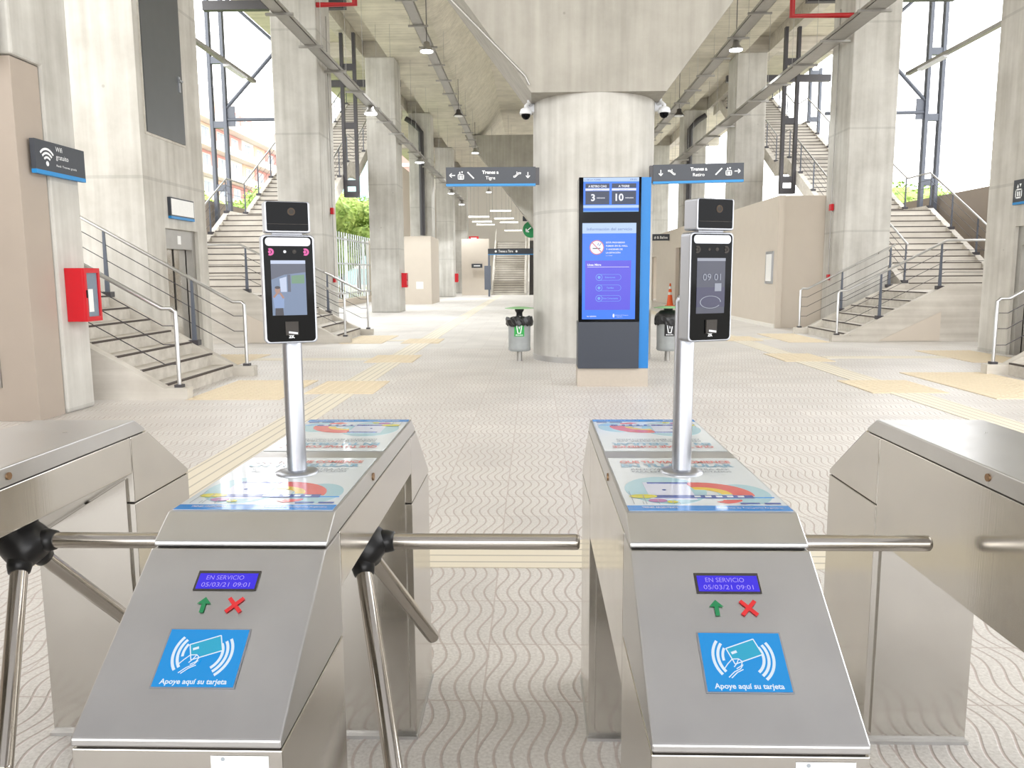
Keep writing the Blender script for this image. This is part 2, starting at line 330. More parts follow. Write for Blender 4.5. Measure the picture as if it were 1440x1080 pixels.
for s in (-1, 1):
    fx = lambda d: XC + s * d
    o = MB().box(fx(6.6), fx(10.7), 2, 72, 10.05, 10.5).build('platform_slab', 'concrete_beam')
    tag(o, f'concrete platform slab high above the {SIDE[s]} row of columns', 'slab')
    o = MB().box(fx(7.5), fx(7.85), 2, 72, 9.5, 10.04).build('longitudinal_beam', 'concrete_stair')
    tag(o, f'long concrete beam under the {SIDE[s]} platform slab', 'beam')
    for i, y in enumerate((8.2, 20.35, 31.45, 42.0, 53.0, 64.0)):
        o = MB().box(fx(6.6), fx(7.49), y - .3, y + .3, 9.46, 10.04).build('cross_beam', 'concrete_stair')
        tag(o, f'short concrete cross beam on top of a {SIDE[s]} column', 'beam', f'cross beams over the {SIDE[s]} columns')
        o2 = MB().box(fx(7.86), fx(10.6), y - .25, y + .25, 9.5, 10.04).build('cantilever_beam', 'concrete_stair')
        tag(o2, f'concrete cantilever beam carrying the {SIDE[s]} platform slab', 'beam', f'cantilever beams of the {SIDE[s]} platform')
cl = {(-1, 0): 'near left concrete column carrying the wifi sign and red cabinet', (-1, 1): 'concrete column left of the long left staircase with an alarm on it',
      (-1, 2): 'second concrete column of the left row, red cabinet at its foot', (-1, 3): 'concrete column rising out of the beige left enclosure with a dark downpipe',
      (-1, 4): 'distant concrete column of the left row with a small red cabinet', (-1, 5): 'farthest concrete column of the left row',
      (1, 1): 'right concrete column beside the beige building with an alarm on it', (1, 2): 'right concrete column standing behind the beige building corner',
      (1, 3): 'third concrete column of the right row, seen over the beige building', (1, 4): 'fourth column of the right row behind the hanging sign', (1, 5): 'farthest concrete column of the right row'}
for s in (-1, 1):
    for i, y in enumerate((7.77, 19.9, 31.0, 41.4, 52.4, 63.4)):
        if (s, i) not in cl: continue
        d0, d1, y1 = (6.32, 7.42, y + 1.35) if i else (6.07, 7.4, 8.75)
        mb = MB(); x0, x1 = XC + s * d0, XC + s * d1
        if i: mb.box(x0, x1, y, y1, 0, 9.44)
        else: mb.prism([(8.23, 0), (y1, 0), (y1, 9.44), (y, 9.44), (y, 3.51), (8.23, 3.51)], x0, x1, 'X')
        o = mb.build('concrete_column', 'concrete_column', bevel=0.025)
        tag(o, cl[(s, i)], 'column')
# round column with its hammerhead cap
o = MB().lathe([(1.0, 0), (1.0, 4.2)], 64, (1.0, 13.85, 0)).build('round_column', 'concrete_column'); tag(o, 'thick round concrete column behind the information kiosk', 'column')
o = MB().lathe([(1.006, 0), (1.012, 0.09)], 64, (1.0, 13.85, 0)).build('column_skirting', 'brushed_steel'); tag(o, 'thin steel band around the foot of the round column', 'skirting')
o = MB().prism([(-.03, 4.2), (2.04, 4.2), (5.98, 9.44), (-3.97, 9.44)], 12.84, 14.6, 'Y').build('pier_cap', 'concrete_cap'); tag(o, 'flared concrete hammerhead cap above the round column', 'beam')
o = MB().lathe([(1.0, 0), (1.0, 4.2)], 48, (1.0, 49.0, 0)).build('round_column', 'concrete_column'); tag(o, 'second round concrete column hidden behind the first one', 'column')
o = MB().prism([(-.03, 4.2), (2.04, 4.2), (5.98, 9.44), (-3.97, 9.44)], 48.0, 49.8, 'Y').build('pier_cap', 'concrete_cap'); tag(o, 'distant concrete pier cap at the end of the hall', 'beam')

# ------------------------------------------------------------------ stairs
def rail(root, pts, posts, endpost=None, mat='brushed_steel', rods=(0.27, 0.5, 0.72)):
    """pts: base polyline on the stringer; handrail 0.9 m above it; posts at the given parameters"""
    pts = [Vector(p) for p in pts]; H = Vector((0, 0, 0.92))
    hp = [p + H for p in pts]
    if endpost is not None:
        k = pts[0]; hp = [k + Vector((0, 0, .02))] + [k + H * .96] + [k + H + (pts[1] - k).normalized() * .04] + hp[1:]
    MB().tube(hp, 0.024, 10).build('handrail', mat, root)
    if endpost is not None:
        MB().box(pts[0].x - .045, pts[0].x + .045, pts[0].y - .045, pts[0].y + .045, pts[0].z - .01, pts[0].z + .035).build('post_foot', 'dark_steel', root)
    def at(t):
        i = min(int(t), len(pts) - 2); return pts[i].lerp(pts[i + 1], t - i), (pts[i + 1] - pts[i])
    for r in rods:
        MB().tube([p + Vector((0, 0, r)) for p in pts], 0.006, 6).build('rail_rod', 'dark_steel', root)
    for t in posts:
        p, d = at(t); w = Vector((d.x, d.y, 0)).normalized() * .022; q = Vector((-w.y, w.x, 0)) * .6
        a = p; mb = MB()
        vs = []
        for (zz, k) in ((0, 1.5), (.9, .7)):
            vs += [tuple(a + Vector((0, 0, zz)) + w * k * sx + q * sy) for sx, sy in ((-1, -1), (1, -1), (1, 1), (-1, 1))]
        mb.add(vs, [(3, 2, 1, 0), (4, 5, 6, 7), (0, 1, 5, 4), (1, 2, 6, 5), (2, 3, 7, 6), (3, 0, 4, 7)])
        post = mb.build('rail_post', 'steel_grey', root)
        MB().box(a.x - .07, a.x + .07, a.y - .06, a.y + .06, a.z - .03, a.z + .045).build('post_foot', 'dark_steel', root)
def flight(root, p0, u, v, n, rise, run, width, ground=False, sw=0.16):
    """p0: foot corner; u: climbing direction; v: across. steps are parts, slab and stringers too"""
    p0 = Vector(p0); u = Vector(u); v = Vector(v); step = None
    def pt(a, b, z): q = p0 + u * a + v * b; return (q.x, q.y, q.z + z)
    def hexa(mb, a0, a1, b0, b1, z0, z1):
        A = pt(a0, b0, 0); B = pt(a1, b1, 0); mb.box(A[0], B[0], A[1], B[1], p0.z + z0, p0.z + z1)
    for i in range(n):
        if step is None:
            mb = MB(); hexa(mb, 0, run + .02, sw, width - sw, -.02 if ground else -.1, rise); step = mb.build('step', 'concrete_stair', root)
            m2 = MB(); hexa(m2, -.006, .035, sw, width - sw, rise - .022, rise + .002); nos = m2.build('nosing', 'nosing', step)
            cur = step
        else:
            cur = step.copy(); COL.objects.link(cur); cur.parent = root; cur.location = u * (i * run) + Vector((0, 0, i * rise))
            c2 = nos.copy(); COL.objects.link(c2); c2.parent = cur
    L = n * run; Hh = n * rise; t = .2
    if ground: poly = [(.1, 0), (L, Hh - rise), (L, -p0.z)]
    else: poly = [(0, -.1), (L, Hh - rise), (L, Hh - rise - t), (0, -.1 - t)]
    def extr(name, poly, b0, b1, mat):
        k = len(poly); vs = [pt(a, b0, z) for a, z in poly] + [pt(a, b1, z) for a, z in poly]
        return MB().add(vs, [tuple(range(k)), tuple(range(k, 2 * k))] + [(i, (i + 1) % k, k + (i + 1) % k, k + i) for i in range(k)]).build(name, mat, root)
    extr('flight_slab', poly, sw, width - sw, 'concrete_stair')
    e = .14
    if ground: sp = [(-.3, 0), (-.3, e), (-.02, e), (L, Hh + e), (L, -p0.z)]
    else: sp = [(0, -.3), (0, e), (L, Hh + e), (L, Hh - .35)]
    extr('stringer', sp, 0, sw, 'concrete_stair'); extr('stringer', sp, width - sw, width, 'concrete_stair')
    return [pt(-.18, sw / 2, e), pt(-.02, sw / 2, e), pt(L, sw / 2, Hh + e)], [pt(-.18, width - sw / 2, e), pt(-.02, width - sw / 2, e), pt(L, width - sw / 2, Hh + e)]

for s in (-1, 1):
    fx = lambda d: XC + s * d
    U = Vector((s, 0, 0)); V = Vector((0, 1, 0)); sd = SIDE[s]
    # short stair beside the gates, climbing outwards
    r1 = empty('staircase', (0, 0, 0), f'short concrete staircase with steel handrails next to the {sd} lift tower', 'stairs')
    a, b = flight(r1, (fx(5.5), 9.15, 0), U, V, 10, .166, .29, 2.4, True)
    rail(r1, a, (1.45, 1.9), True); rail(r1, b, (1.2, 1.62), True)
    MB().box(fx(8.4), fx(9.6), 9.15, 11.55, 1.4, 1.66).build('landing', 'concrete_stair', r1)
    MB().box(fx(8.6), fx(9.4), 9.3, 11.4, 0, 1.4).build('landing_wall', 'concrete_stair', r1)
    # long stair to the platform: a flight outwards, a landing, then flights away from the gates
    r2_ = empty('staircase', (0, 0, 0), f'long concrete staircase climbing to the platform behind the {sd} lift tower', 'stairs')
    a, b = flight(r2_, (fx(5.35), 16.9, 0), U, V, 6, .17, .33, 2.55, True)
    d0, d1 = 7.33, 10.15; zl = 1.02
    MB().box(fx(d0), fx(d1), 17.06, 19.62, .8, zl).build('landing', 'concrete_stair', r2_)
    MB().box(fx(d0), fx(d1), 16.9, 17.06, 0, zl + .14).build('landing_wall', 'concrete_stair', r2_)
    MB().box(fx(d1 - .16), fx(d1), 17.06, 19.62, 0, zl + .14).build('landing_wall', 'concrete_stair', r2_)
    MB().box(fx(d0), fx(7.65), 19.46, 19.62, 0, zl + .14).build('landing_wall', 'concrete_stair', r2_)
    a = a + [(fx(d1 - .08), a[-1][1], zl + .14)]
    rail(r2_, a, (1.35, 1.95, 2.5), True); rail(r2_, b, (1.4, 1.95), True)
    y = 19.62; z = zl; wid = 2.5; xa = min(fx(7.65), fx(10.15)); la = []; lb = []
    for k, nn in enumerate((13, 13, 13, 12)):
        p, q = flight(r2_, (xa, y, z), (0, 1, 0), (1, 0, 0), nn, .165, .31, wid, False)
        la += [Vector(p[1]) + Vector((0, .02, 0)), Vector(p[2])]; lb += [Vector(q[1]) + Vector((0, .02, 0)), Vector(q[2])]
        y += nn * .31; z += nn * .165
        MB().box(xa + .16, xa + wid - .16, y, y + 1.4, z - .25, z).build('landing', 'concrete_stair', r2_)
        for e0 in (xa, xa + wid - .16): MB().box(e0, e0 + .16, y, y + 1.4, z - .35, z + .14).build('stringer', 'concrete_stair', r2_)
        y += 1.4
    for pl in (la, lb):
        ps = []
        for k in range(4): ps += [2 * k + f for f in (.02, .34, .67, .98)]
        rail(r2_, pl, ps, None)
    # beige infill panel under the first flight and the long parapet wall behind the stair
    o = MB().add([(fx(6.0), 16.88, .02), (fx(7.25), 16.88, .02), (fx(7.25), 16.88, .62), (fx(6.0), 16.895, .02), (fx(7.25), 16.895, .02), (fx(7.25), 16.895, .62)],
                 [(0, 1, 2), (5, 4, 3), (0, 3, 4, 1), (1, 4, 5, 2), (2, 5, 3, 0)]).build('infill_panel', 'beige_paint', r2_)
    o = MB().box(fx(11.2), fx(11.35), 14.9, 30, 0, 3.74).build(f'wall_{sd}', 'dark_beige'); struct(o)
    # lift tower
    t = empty('lift_tower', (fx(8.2), 13.6, 0), f'{sd} concrete lift tower with a metal lift door and dark hatch above', 'tower')
    def L(mb): return mb
    cx, cy = fx(8.2), 13.6
    def lb_(x0, x1, y0, y1, z0, z1): return MB().box(x0 - cx, x1 - cx, y0 - cy, y1 - cy, z0, z1)
    di, do = 7.07, 9.4; yn, yf = 12.3, (14.6 if s < 0 else 15.1); dy0, dy1, dz = 12.95, 14.2, 2.2
    mb = MB()
    for bx in ((fx(di + .3), fx(do), yn, yf, 0, 11.0), (fx(di), fx(di + .3), yn, dy0, 0, 11.0), (fx(di), fx(di + .3), dy1, yf, 0, 11.0), (fx(di), fx(di + .3), dy0, dy1, dz, 11.0)):
        mb.box(bx[0] - cx, bx[1] - cx, bx[2] - cy, bx[3] - cy, bx[4], bx[5])
    mb.build('tower_walls', 'concrete_block', t)
    dr = lb_(fx(di + .18), fx(di + .29), dy0, dy1, 0, dz).build('lift_door', 'brushed_steel_side', t)
    fr = MB()
    for bx in ((dy0, dy0 + .13, 0, dz), (dy1 - .13, dy1, 0, dz), (dy0 + .13, dy1 - .13, 1.88, dz)): fr.box(fx(di + .06) - cx, fx(di + .17) - cx, bx[0] - cy, bx[1] - cy, bx[2], bx[3])
    fr.build('door_frame', 'galvanised', t)
    lb_(fx(di + .165), fx(di + .185), 13.56, 13.575, 0, 1.88).build('door_gap', 'seam_dark', dr)
    lb_(fx(di + .05), fx(di + .07), 13.5, 13.62, 1.96, 2.1).build('floor_indicator', 'label_white' if s < 0 else 'scr_navy', t)
    h = lb_(fx(di - .03), fx(di + .01), 12.5, 13.85, 3.62, 6.5).build('service_hatch', 'dark_door', t)
    hp = MB()
    for q in ((12.46, 12.5, 3.58, 6.54), (13.85, 13.89, 3.58, 6.54), (12.5, 13.85, 3.58, 3.62)): hp.box(fx(di - .012) - cx, fx(di + .01) - cx, q[0] - cy, q[1] - cy, q[2], q[3])
    hp.build('hatch_frame', 'concrete_stair', t)
    yk = 13.72; mb = MB().tube([(fx(di - .03) - cx, yk - cy, 4.62), (fx(di - .09) - cx, yk - cy, 4.62), (fx(di - .09) - cx, yk - .12 - cy, 4.62)], .014, 8)
    mb.box(fx(di - .045) - cx, fx(di - .03) - cx, yk - .03 - cy, yk + .03 - cy, 4.45, 4.7); mb.build('hatch_handle', 'satin_aluminium', h)

# ------------------------------------------------------------------ steel lattice posts, braces
def lattice(root, x, y, z0, z1, w=.42, mat='steel_grey', step=1.9):
    for e in (-1, 1): MB().box(x + e * w / 2 - .05, x + e * w / 2 + .05, y - .09, y + .09, z0, z1).build('post_chord', mat, root)
    z = z0 + .35
    while z < z1: MB().box(x - w / 2 + .05, x + w / 2 - .05, y - .07, y + .07, z - .1, z + .1).build('batten_plate', mat, root); z += step
for s in (-1, 1):
    fx = lambda d: XC + s * d; sd = SIDE[s]
    for k, (d, y, z0, lab) in enumerate(((10.85, 25.4, 0, 'tall grey twin-chord steel post behind the {} stair wall'), (10.85, 36.0, 0, 'farther grey twin-chord steel post outside the {} staircase'),
                                         (7.38, 28.0, 4.2, 'dark twin-chord steel hanger beside the {} stair slab, next to the second column'), (7.38, 23.2, 3.7, 'dark twin-chord steel hanger just behind the {} alarm column'))):
        r = empty('steel_post', (fx(d), y, z0), lab.format(sd), 'steel post')
        mat = 'steel_grey' if k < 2 else 'dark_steel'
        lattice(r, 0, 0, 0, (10.04 if k < 2 else 9.44) - z0, mat=mat)
        if k >= 2:
            MB().box(-.25, .25, -.12, .12, -.12, .06).build('bracket', mat, r)
    # braces between outer post and column line
    r = empty('steel_bracing', (fx(10.85), 25.4, 0), f'grey steel rods braced between the {sd} outer post and the column row', 'bracing')
    def rod(a, b, rr=.055): MB().tube([Vector(a), Vector(b)], rr, 6).build('brace_rod', 'steel_grey', r)
    rod((-s * .2, 0, 6.2), (-s * 3.2, 0, 6.2)); rod((-s * .2, 0, 6.5), (-s * 2.6, 0, 9.0)); rod((-s * .2, 0, 9.9), (-s * 2.8, 0, 7.6))
    MB().box(-s * .2, -s * .5, -.02, .02, 6.0, 6.6).build('gusset_plate', 'steel_grey', r)
    zr, dr_ = (7.8, 5.4) if s < 0 else (7.4, 4.9)
    # red pipe high between the column and the girder
    o = MB().tube([(fx(6.32), 20.0, zr), (fx(dr_), 20.0, zr), (fx(dr_), 20.0, 9.45)], .06, 10).build('sprinkler_pipe', 'pipe_red')
    tag(o, f'red pipe crossing high beside the {sd} alarm column', 'pipe')
    for (y, hh) in ((24.0, 8.6), (33.5, 8.6)):
        o = MB().box(fx(6.5), fx(10.6), y - .1, y + .1, 8.95, 9.2).build('steel_tie_beam', 'dark_steel'); tag(o, f'dark steel tie beam over the {sd} staircase', 'beam', f'dark steel tie beams over the {sd} staircase')

# ------------------------------------------------------------------ cable trays and lamps
def tray(x, z, w, y0, y1, label, hang=None, dirx=False):
    r = empty('cable_tray', (x, y0, z), label, 'cable tray'); L = y1 - y0
    mb = MB().box(-w / 2, w / 2, 0, L, 0, .012); mb.box(-w / 2, -w / 2 + .01, 0, L, 0, .09); mb.box(w / 2 - .01, w / 2, 0, L, 0, .09); mb.build('tray_channel', 'galvanised', r)
    y = .6; n = 0
    while y < L and n < 24:
        MB().box(-w / 2 - .14, w / 2 + .14, y - .03, y + .03, -.05, 0).build('tray_bracket', 'galvanised', r)
        if hang and n % 2 == 0:
            [MB().tube([(e * (w / 2 + .1), y, -.05), (e * (w / 2 + .1), y, hang - z)], .006, 5).build('hanger_rod', 'galvanised', r) for e in (-1, 1)]
        y += 2.2; n += 1
    return r
tray(-4.86, 6.42, .26, 8.9, 56, 'narrow steel cable tray running past the left row of columns', 9.44)
tray(7.1, 6.85, .42, 4, 56, 'wide steel cable tray running past the right row of columns', 9.44)
tray(-3.3, 8.55, .3, 14.8, 47.8, 'steel cable tray hung under the left box girder', 9.8)
tray(5.85, 8.1, .34, 14.8, 47.8, 'steel cable tray hung under the right box girder', 9.44)
for s in (-1, 1):
    x = XC + s * 8.65
    r = empty('cable_conduit', (x, 14.85, 6.55), f'thin cable duct with two light strips between the {SIDE[s]} lift tower and the column row', 'cable duct')
    MB().box(-.06, .06, 0, 7.4, 0, .08).build('duct', 'galvanised', r)
    for q in (.4, 5.4): MB().box(-.07, .07, q, q + 1.3, -.05, 0).build('light_strip', 'white_plastic', r)
o = MB().box(-7.2, -5.0, 12.15, 12.35, 5.95, 6.05).build('cable_tray', 'galvanised'); o.location = (0, 0, 0); tag(o, 'short cross piece of cable tray from the left lift tower to the long tray', 'cable tray')

def make_lamp(lit, top=.5):
    r = empty('pendant_lamp', (0, 0, 0), 'x', 'lamp')
    MB().tube([(0, 0, .26), (0, 0, top)], .012, 6).build('lamp_stem', 'dark_steel', r)
    MB().lathe([(.05, .27), (.09, .25), (.1, .14), (.2, .02), (.21, 0), (.19, 0.005), (.08, .13)], 20).build('lamp_shade', 'lamp_dark' if not lit else 'galvanised', r)
    MB().lathe([(.0, .035), (.1, .03), (.17, 0.01), (.185, -.02), (.0, -.055)], 18).build('lamp_bulb', 'lamp_glow' if lit else 'label_white', r)
    return r
protos = {}
lamps = [(-4.84, 24.7, 6.2, 1, 'lit pendant lamp on the left outer tray, in front of the second column', 6.42), (-4.86, 35.2, 6.2, 1, 'lit pendant lamp on the left outer tray, second along', 6.42),
         (-4.86, 48.5, 6.2, 1, 'small lit pendant lamp far along the left outer tray', 6.42), (-4.86, 55.5, 6.15, 1, 'farthest lit pendant lamp of the left outer tray', 6.42),
         (-3.12, 24.6, 7.93, 1, 'brightest pendant lamp under the left girder tray', 9.55), (-3.15, 35.0, 8.06, 0, 'unlit dark pendant lamp under the left girder tray', 9.55),
         (-3.15, 44.8, 7.97, 1, 'lit pendant lamp just above the hanging left direction sign', 9.55), (-3.25, 60.0, 7.4, 1, 'far pendant lamp seen under the left direction sign', 10.6),
         (5.89, 24.6, 7.86, 1, 'bright pendant lamp under the right girder tray', 9.44), (5.75, 33.0, 7.6, 0, 'unlit dark pendant lamp right of the round column', 9.44)]
for x, y, z, lit, lab, zt in lamps:
    ky = (lit, round(zt - z, 1))
    if ky not in protos: r = protos[ky] = make_lamp(lit, max(.3, zt - z))
    else: r = copy_tree(protos[ky])
    r.location = (x, y, z); r['label'] = lab; r['group'] = 'pendant lamps under the viaduct'
    if lit:
        ld = bpy.data.lights.new('lamp_light', 'SPOT'); ld.energy = 900; ld.spot_size = math.radians(120); ld.shadow_soft_size = .15; ld.color = (.95, .98, 1)
        lo = bpy.data.objects.new('lamp_light', ld); COL.objects.link(lo); lo.location = (x, y, z - .1)
def tube_(r):
    MB().box(-.62, .62, -.06, .06, 0, .06).build('light_tube', 'tube_glow', r); MB().box(-.65, .65, -.08, .08, .06, .1).build('light_housing', 'white_plastic', r)
    for e in (-.5, .5): MB().tube([(e, 0, .1), (e, 0, 10.9 - r.location.z)], .008, 5).build('hanger_rod', 'galvanised', r)
for i, (x, y, z) in enumerate(((-.6, 50, 5.25), (-.5, 53, 5.0), (-.3, 57, 5.0), (-.1, 60, 4.6))):
    o = empty('tube_light', (x - 1.4, y, z), 'long fluorescent tube light hanging near the far staircase', 'light', 'right-hand tube lights by the far staircase'); tube_(o)
for i, (x, y, z) in enumerate(((-2.7, 50, 4.9), (-2.7, 53, 4.8), (-2.7, 57, 4.85))):
    o = empty('tube_light', (x - .63, y, z), 'fluorescent tube light left of the far staircase', 'light', 'left-hand tube lights by the far staircase'); tube_(o)
# floodlight and cameras
o = MB().prism([(-.2, 0), (.2, 0), (.16, .12), (-.16, .12)], -.12, .12, 'Y').build('loudspeaker', 'black_plastic'); o.location = (3.2, 12.6, 5.78); tag(o, 'black loudspeaker at the top right of the flared cap', 'loudspeaker')
for s, x in ((-1, -.12), (1, 2.12)):
    r = empty('security_camera', (x, 13.55, 4.02), f'white dome security camera on the {SIDE[s]} side of the round column', 'camera')
    MB().tube([(-s * .13, .2, .14), (-s * .04, .05, .17), (0, 0, .12), (0, 0, .05)], .028, 10).build('camera_arm', 'white_plastic', r)
    MB().lathe([(.02, .1), (.085, .07), (.1, .02), (.1, -.01), (.0, -.01)], 20).build('camera_housing', 'white_plastic', r)
    MB().lathe([(.075, -.01), (.07, -.05), (.04, -.085), (.0, -.095)], 20).build('camera_dome', 'black_glass', r)
    MB().box(-s * .08 - .06, -s * .08 + .06, .12, .22, .05, .24).build('junction_box', 'white_plastic', r)
o = MB().tube([(-.06, 12.78, 4.3), (-.12, 12.76, 4.42), (-4.6, 12.76, 8.9)], .02, 6).build('conduit', 'galvanised'); tag(o, 'thin conduit along the left slope of the flared cap', 'conduit')
for s, x, y in ((-1, -5.6, 41.25), (1, 7.75, 41.25)):
    o = MB().tube([(x - s * -.75, y, 9.15), (x - s * -.35, y, 8.9), (x, y, 8.5), (x, y, 3.42)], .13, 10).build('downpipe', 'dark_steel')
    tag(o, f'dark rainwater downpipe on the third {SIDE[s]} column', 'pipe')

# ------------------------------------------------------------------ beige enclosures
o = MB().box(-5.9, -4.93, 7.78, 8.22, 0, 3.5).build('equipment_cabinet', 'dark_beige', bevel=.004); tag(o, 'tall beige box standing against the near left column', 'cabinet')
o = MB().box(-5.45, -5.28, 7.765, 7.779, .34, .72).build('access_plate', 'galvanised'); tag(o, 'small grey plate on the tall beige box', 'plate')
o = MB().tube([(-5.08, 7.64, 3.5), (-5.08, 7.64, 9.44)], .105, 20).build('steel_duct', 'galvanised'); tag(o, 'round steel duct above the tall beige box', 'duct')
o = MB().box(-6.3, -5.0, 39.6, 39.72, 0, 3.3).box(-5.12, -5.0, 39.72, 42.9, 0, 3.3).box(-6.3, -5.12, 42.8, 42.9, 0, 3.3).build('service_enclosure', 'beige_paint'); tag(o, 'beige enclosure around the foot of the third left column', 'enclosure')
o = MB().box(-5.75, -5.4, 39.58, 39.6, .75, 1.1).build('notice', 'label_white'); tag(o, 'white notice on the beige left enclosure', 'notice')
o = MB().box(-9.2, -6.1, 44.4, 44.7, 0, 3.3).build('wall_far', 'beige_paint'); struct(o)
# restroom building on the right, with openings
b = empty('restroom_building', (7.6, 33, 0), 'beige flat-walled restroom building beside the right row of columns', 'building')
def bb(x0, x1, y0, y1, z0, z1): return MB().box(x0 - 7.6, x1 - 7.6, y0 - 33, y1 - 33, z0, z1)
mb = MB()
for q in ((6.3, 6.45, 21.2, 33.7, 0, 3.4), (6.3, 6.45, 36.2, 41.8, 0, 3.4), (6.3, 6.45, 43.8, 47, 0, 3.4), (6.3, 6.45, 33.7, 36.2, 2.55, 3.4), (6.3, 6.45, 41.8, 43.8, 2.3, 3.4), (6.45, 8.7, 21.26, 21.4, 0, 3.4), (6.45, 8.7, 46.8, 47, 0, 3.4), (6.45, 8.7, 21.4, 46.8, 3.2, 3.38)):
    mb.box(q[0] - 7.6, q[1] - 7.6, q[2] - 33, q[3] - 33, q[4], q[5])
mb.build('building_walls', 'beige_paint', b)
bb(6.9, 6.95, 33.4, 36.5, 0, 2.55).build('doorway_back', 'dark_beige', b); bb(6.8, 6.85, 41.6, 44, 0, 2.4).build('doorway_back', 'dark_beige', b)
bb(6.27, 6.3, 21.2, 33.7, 0, .1).build('skirting', 'wall_white', b)
o = MB().box(6.27, 6.295, 21.5, 22.15, 1.15, 2.0); o.mat('window_glass'); o = MB().mat('satin_aluminium').box(6.27, 6.299, 21.5, 22.15, 1.15, 2.0).mat('label_white').box(6.262, 6.27, 21.58, 22.07, 1.22, 1.93).build('framed_notice')
tag(o, 'narrow framed notice near the corner of the restroom building', 'notice')
r = empty('restroom_sign', (5.95, 38.0, 2.95), 'small dark hanging sign reading Baños over the restroom doorway', 'sign')
MB().box(-.45, .35, -.03, .03, 0, .3).build('sign_panel', 'sign_grey', r)
mb = MB(); mb.T = frame((-.05, -.032, .09), (1, 0, 0), (0, 0, 1)); mb.text('# & Baños', 0, 0, .12, width=.62, bold=.02); mb.build('lettering', 'white_ink', r)
# cone
r = empty('traffic_cone', (6.05, 36.0, 0), 'orange traffic cone with white bands at the restroom door', 'cone')
MB().box(-.19, .19, -.19, .19, 0, .04).build('cone_base', 'cone_orange', r)
MB().lathe([(.15, .04), (.03, 1.0), (.0, 1.01)], 20).build('cone_body', 'cone_orange', r)
for z0 in (.5, .76): MB().lathe([(.152 - .125 * (z0 - .04), z0), (.152 - .125 * (z0 + .08), z0 + .12)], 20).build('reflective_band', 'label_white', r)

# ------------------------------------------------------------------ hall end
struct(MB().box(-9.5, 10, 71.5, 72, 0, 10).build('wall_end', 'wall_white'))
struct(MB().box(-5.0, -3.1, 56.5, 56.8, 0, 3.9).build('wall_stair', 'beige_paint'))
struct(MB().box(-9.4, -9.2, 47, 71.5, 0, 9).build('wall_outer', 'beige_paint'))
r = empty('staircase', (0, 0, 0), 'straight concrete staircase at the far end of the hall', 'stairs')
a, b2 = flight(r, (-3.0, 57, 0), (0, 1, 0), (1, 0, 0), 24, .165, .31, 2.5, True)
MB().tube([Vector(p) + Vector((0, 0, .9)) for p in a], .03, 6).build('handrail', 'wall_white', r); MB().tube([Vector(p) + Vector((0, 0, .9)) for p in b2], .03, 6).build('handrail', 'wall_white', r)
MB().box(-3.0, -.5, 64.45, 66.5, 3.7, 3.96).build('landing', 'concrete_stair', r)
r = empty('escalator', (.05, 57, 0), 'escalator with dark steps right of the far staircase', 'escalator')
MB().add([(-.35, 0, 0), (.6, 0, 0), (.6, 8, 4.1), (-.35, 8, 4.1), (-.35, 8.3, 3.6), (.6, 8.3, 3.6), (.6, .6, 0), (-.35, .6, 0)], [(0, 1, 2, 3), (3, 2, 5, 4), (4, 5, 6, 7), (7, 6, 1, 0), (0, 3, 4, 7), (1, 6, 5, 2)]).build('escalator_steps', 'dark_steel', r)
for x in (-.42, .62): MB().add([(x, -.3, 0), (x + .08, -.3, 0), (x + .08, 8, 4.3), (x, 8, 4.3), (x, -.3, .95), (x + .08, -.3, .95), (x + .08, 8, 5.2), (x, 8, 5.2)], [(0, 1, 2, 3), (4, 5, 6, 7), (0, 1, 5, 4), (1, 2, 6, 5), (2, 3, 7, 6), (3, 0, 4, 7)]).build('balustrade', 'wall_white', r)
r = empty('sign_gantry', (-2.9, 53, 0), 'dark sign beam on a thin post before the far staircase', 'sign')
MB().box(-.06, .06, -.06, .06, 0, 3.1).build('gantry_post', 'steel_grey', r); MB().box(-.06, 3.6, -.08, .08, 2.75, 3.1).build('sign_panel', 'sign_grey', r)
MB().box(-.06, 3.6, -.085, .085, 2.7, 2.75).build('blue_stripe', 'sign_blue', r)
mb = MB(); mb.T = frame((1.7, -.082, 2.86), (1, 0, 0), (0, 0, 1)); mb.text('Trenes a Tigre', -.6, 0, .16, width=.95, bold=.02); mb.disc(-1.25, .06, .07); mb.disc(0.1, .06, .07); mb.build('lettering', 'white_ink', r)
MB().box(-.3, .12, -.12, -.05, .45, 2.0).build('information_board', 'steel_grey', r)
r = empty('exit_sign', (-.35, 50, 4.15), 'round green arrow sign hanging before the far escalator', 'sign')
mb = MB(); mb.T = frame((0, 0, 0), (1, 0, 0), (0, 0, 1)); mb.disc(.2, 0, .5, 0, 32, .04); mb.build('sign_disc', 'exit_green', r)
mb = MB(); mb.T = frame((0, -.045, 0), (1, 0, 0), (0, 0, 1)); mb.line(-.1, -.12, .2, .12, .06); mb.line(-.1, -.12, .08, -.14, .06); mb.line(-.1, -.12, -.09, .05, .06); mb.build('arrow', 'white_ink', r)
MB().box(-.3, .7, -.05, .05, .5, .8).build('sign_panel', 'sign_grey', r)
for x, y, z, m_, lab in ((-4.3, 56.4, 1.9, 'sign_grey', 'small dark sign on the beige wall by the far staircase'), (-5.0, 63.2, 4.1, 'fire_red', 'small red hydrant sign on the farthest left column')):
    r = empty('wall_sign', (x, y, z), lab, 'sign'); MB().box(0, .75, -.04, 0, 0, .28).build('sign_panel', m_, r)
    MB().box(.15, .6, -.05, -.04, .1, .18).build('lettering', 'white_ink', r)

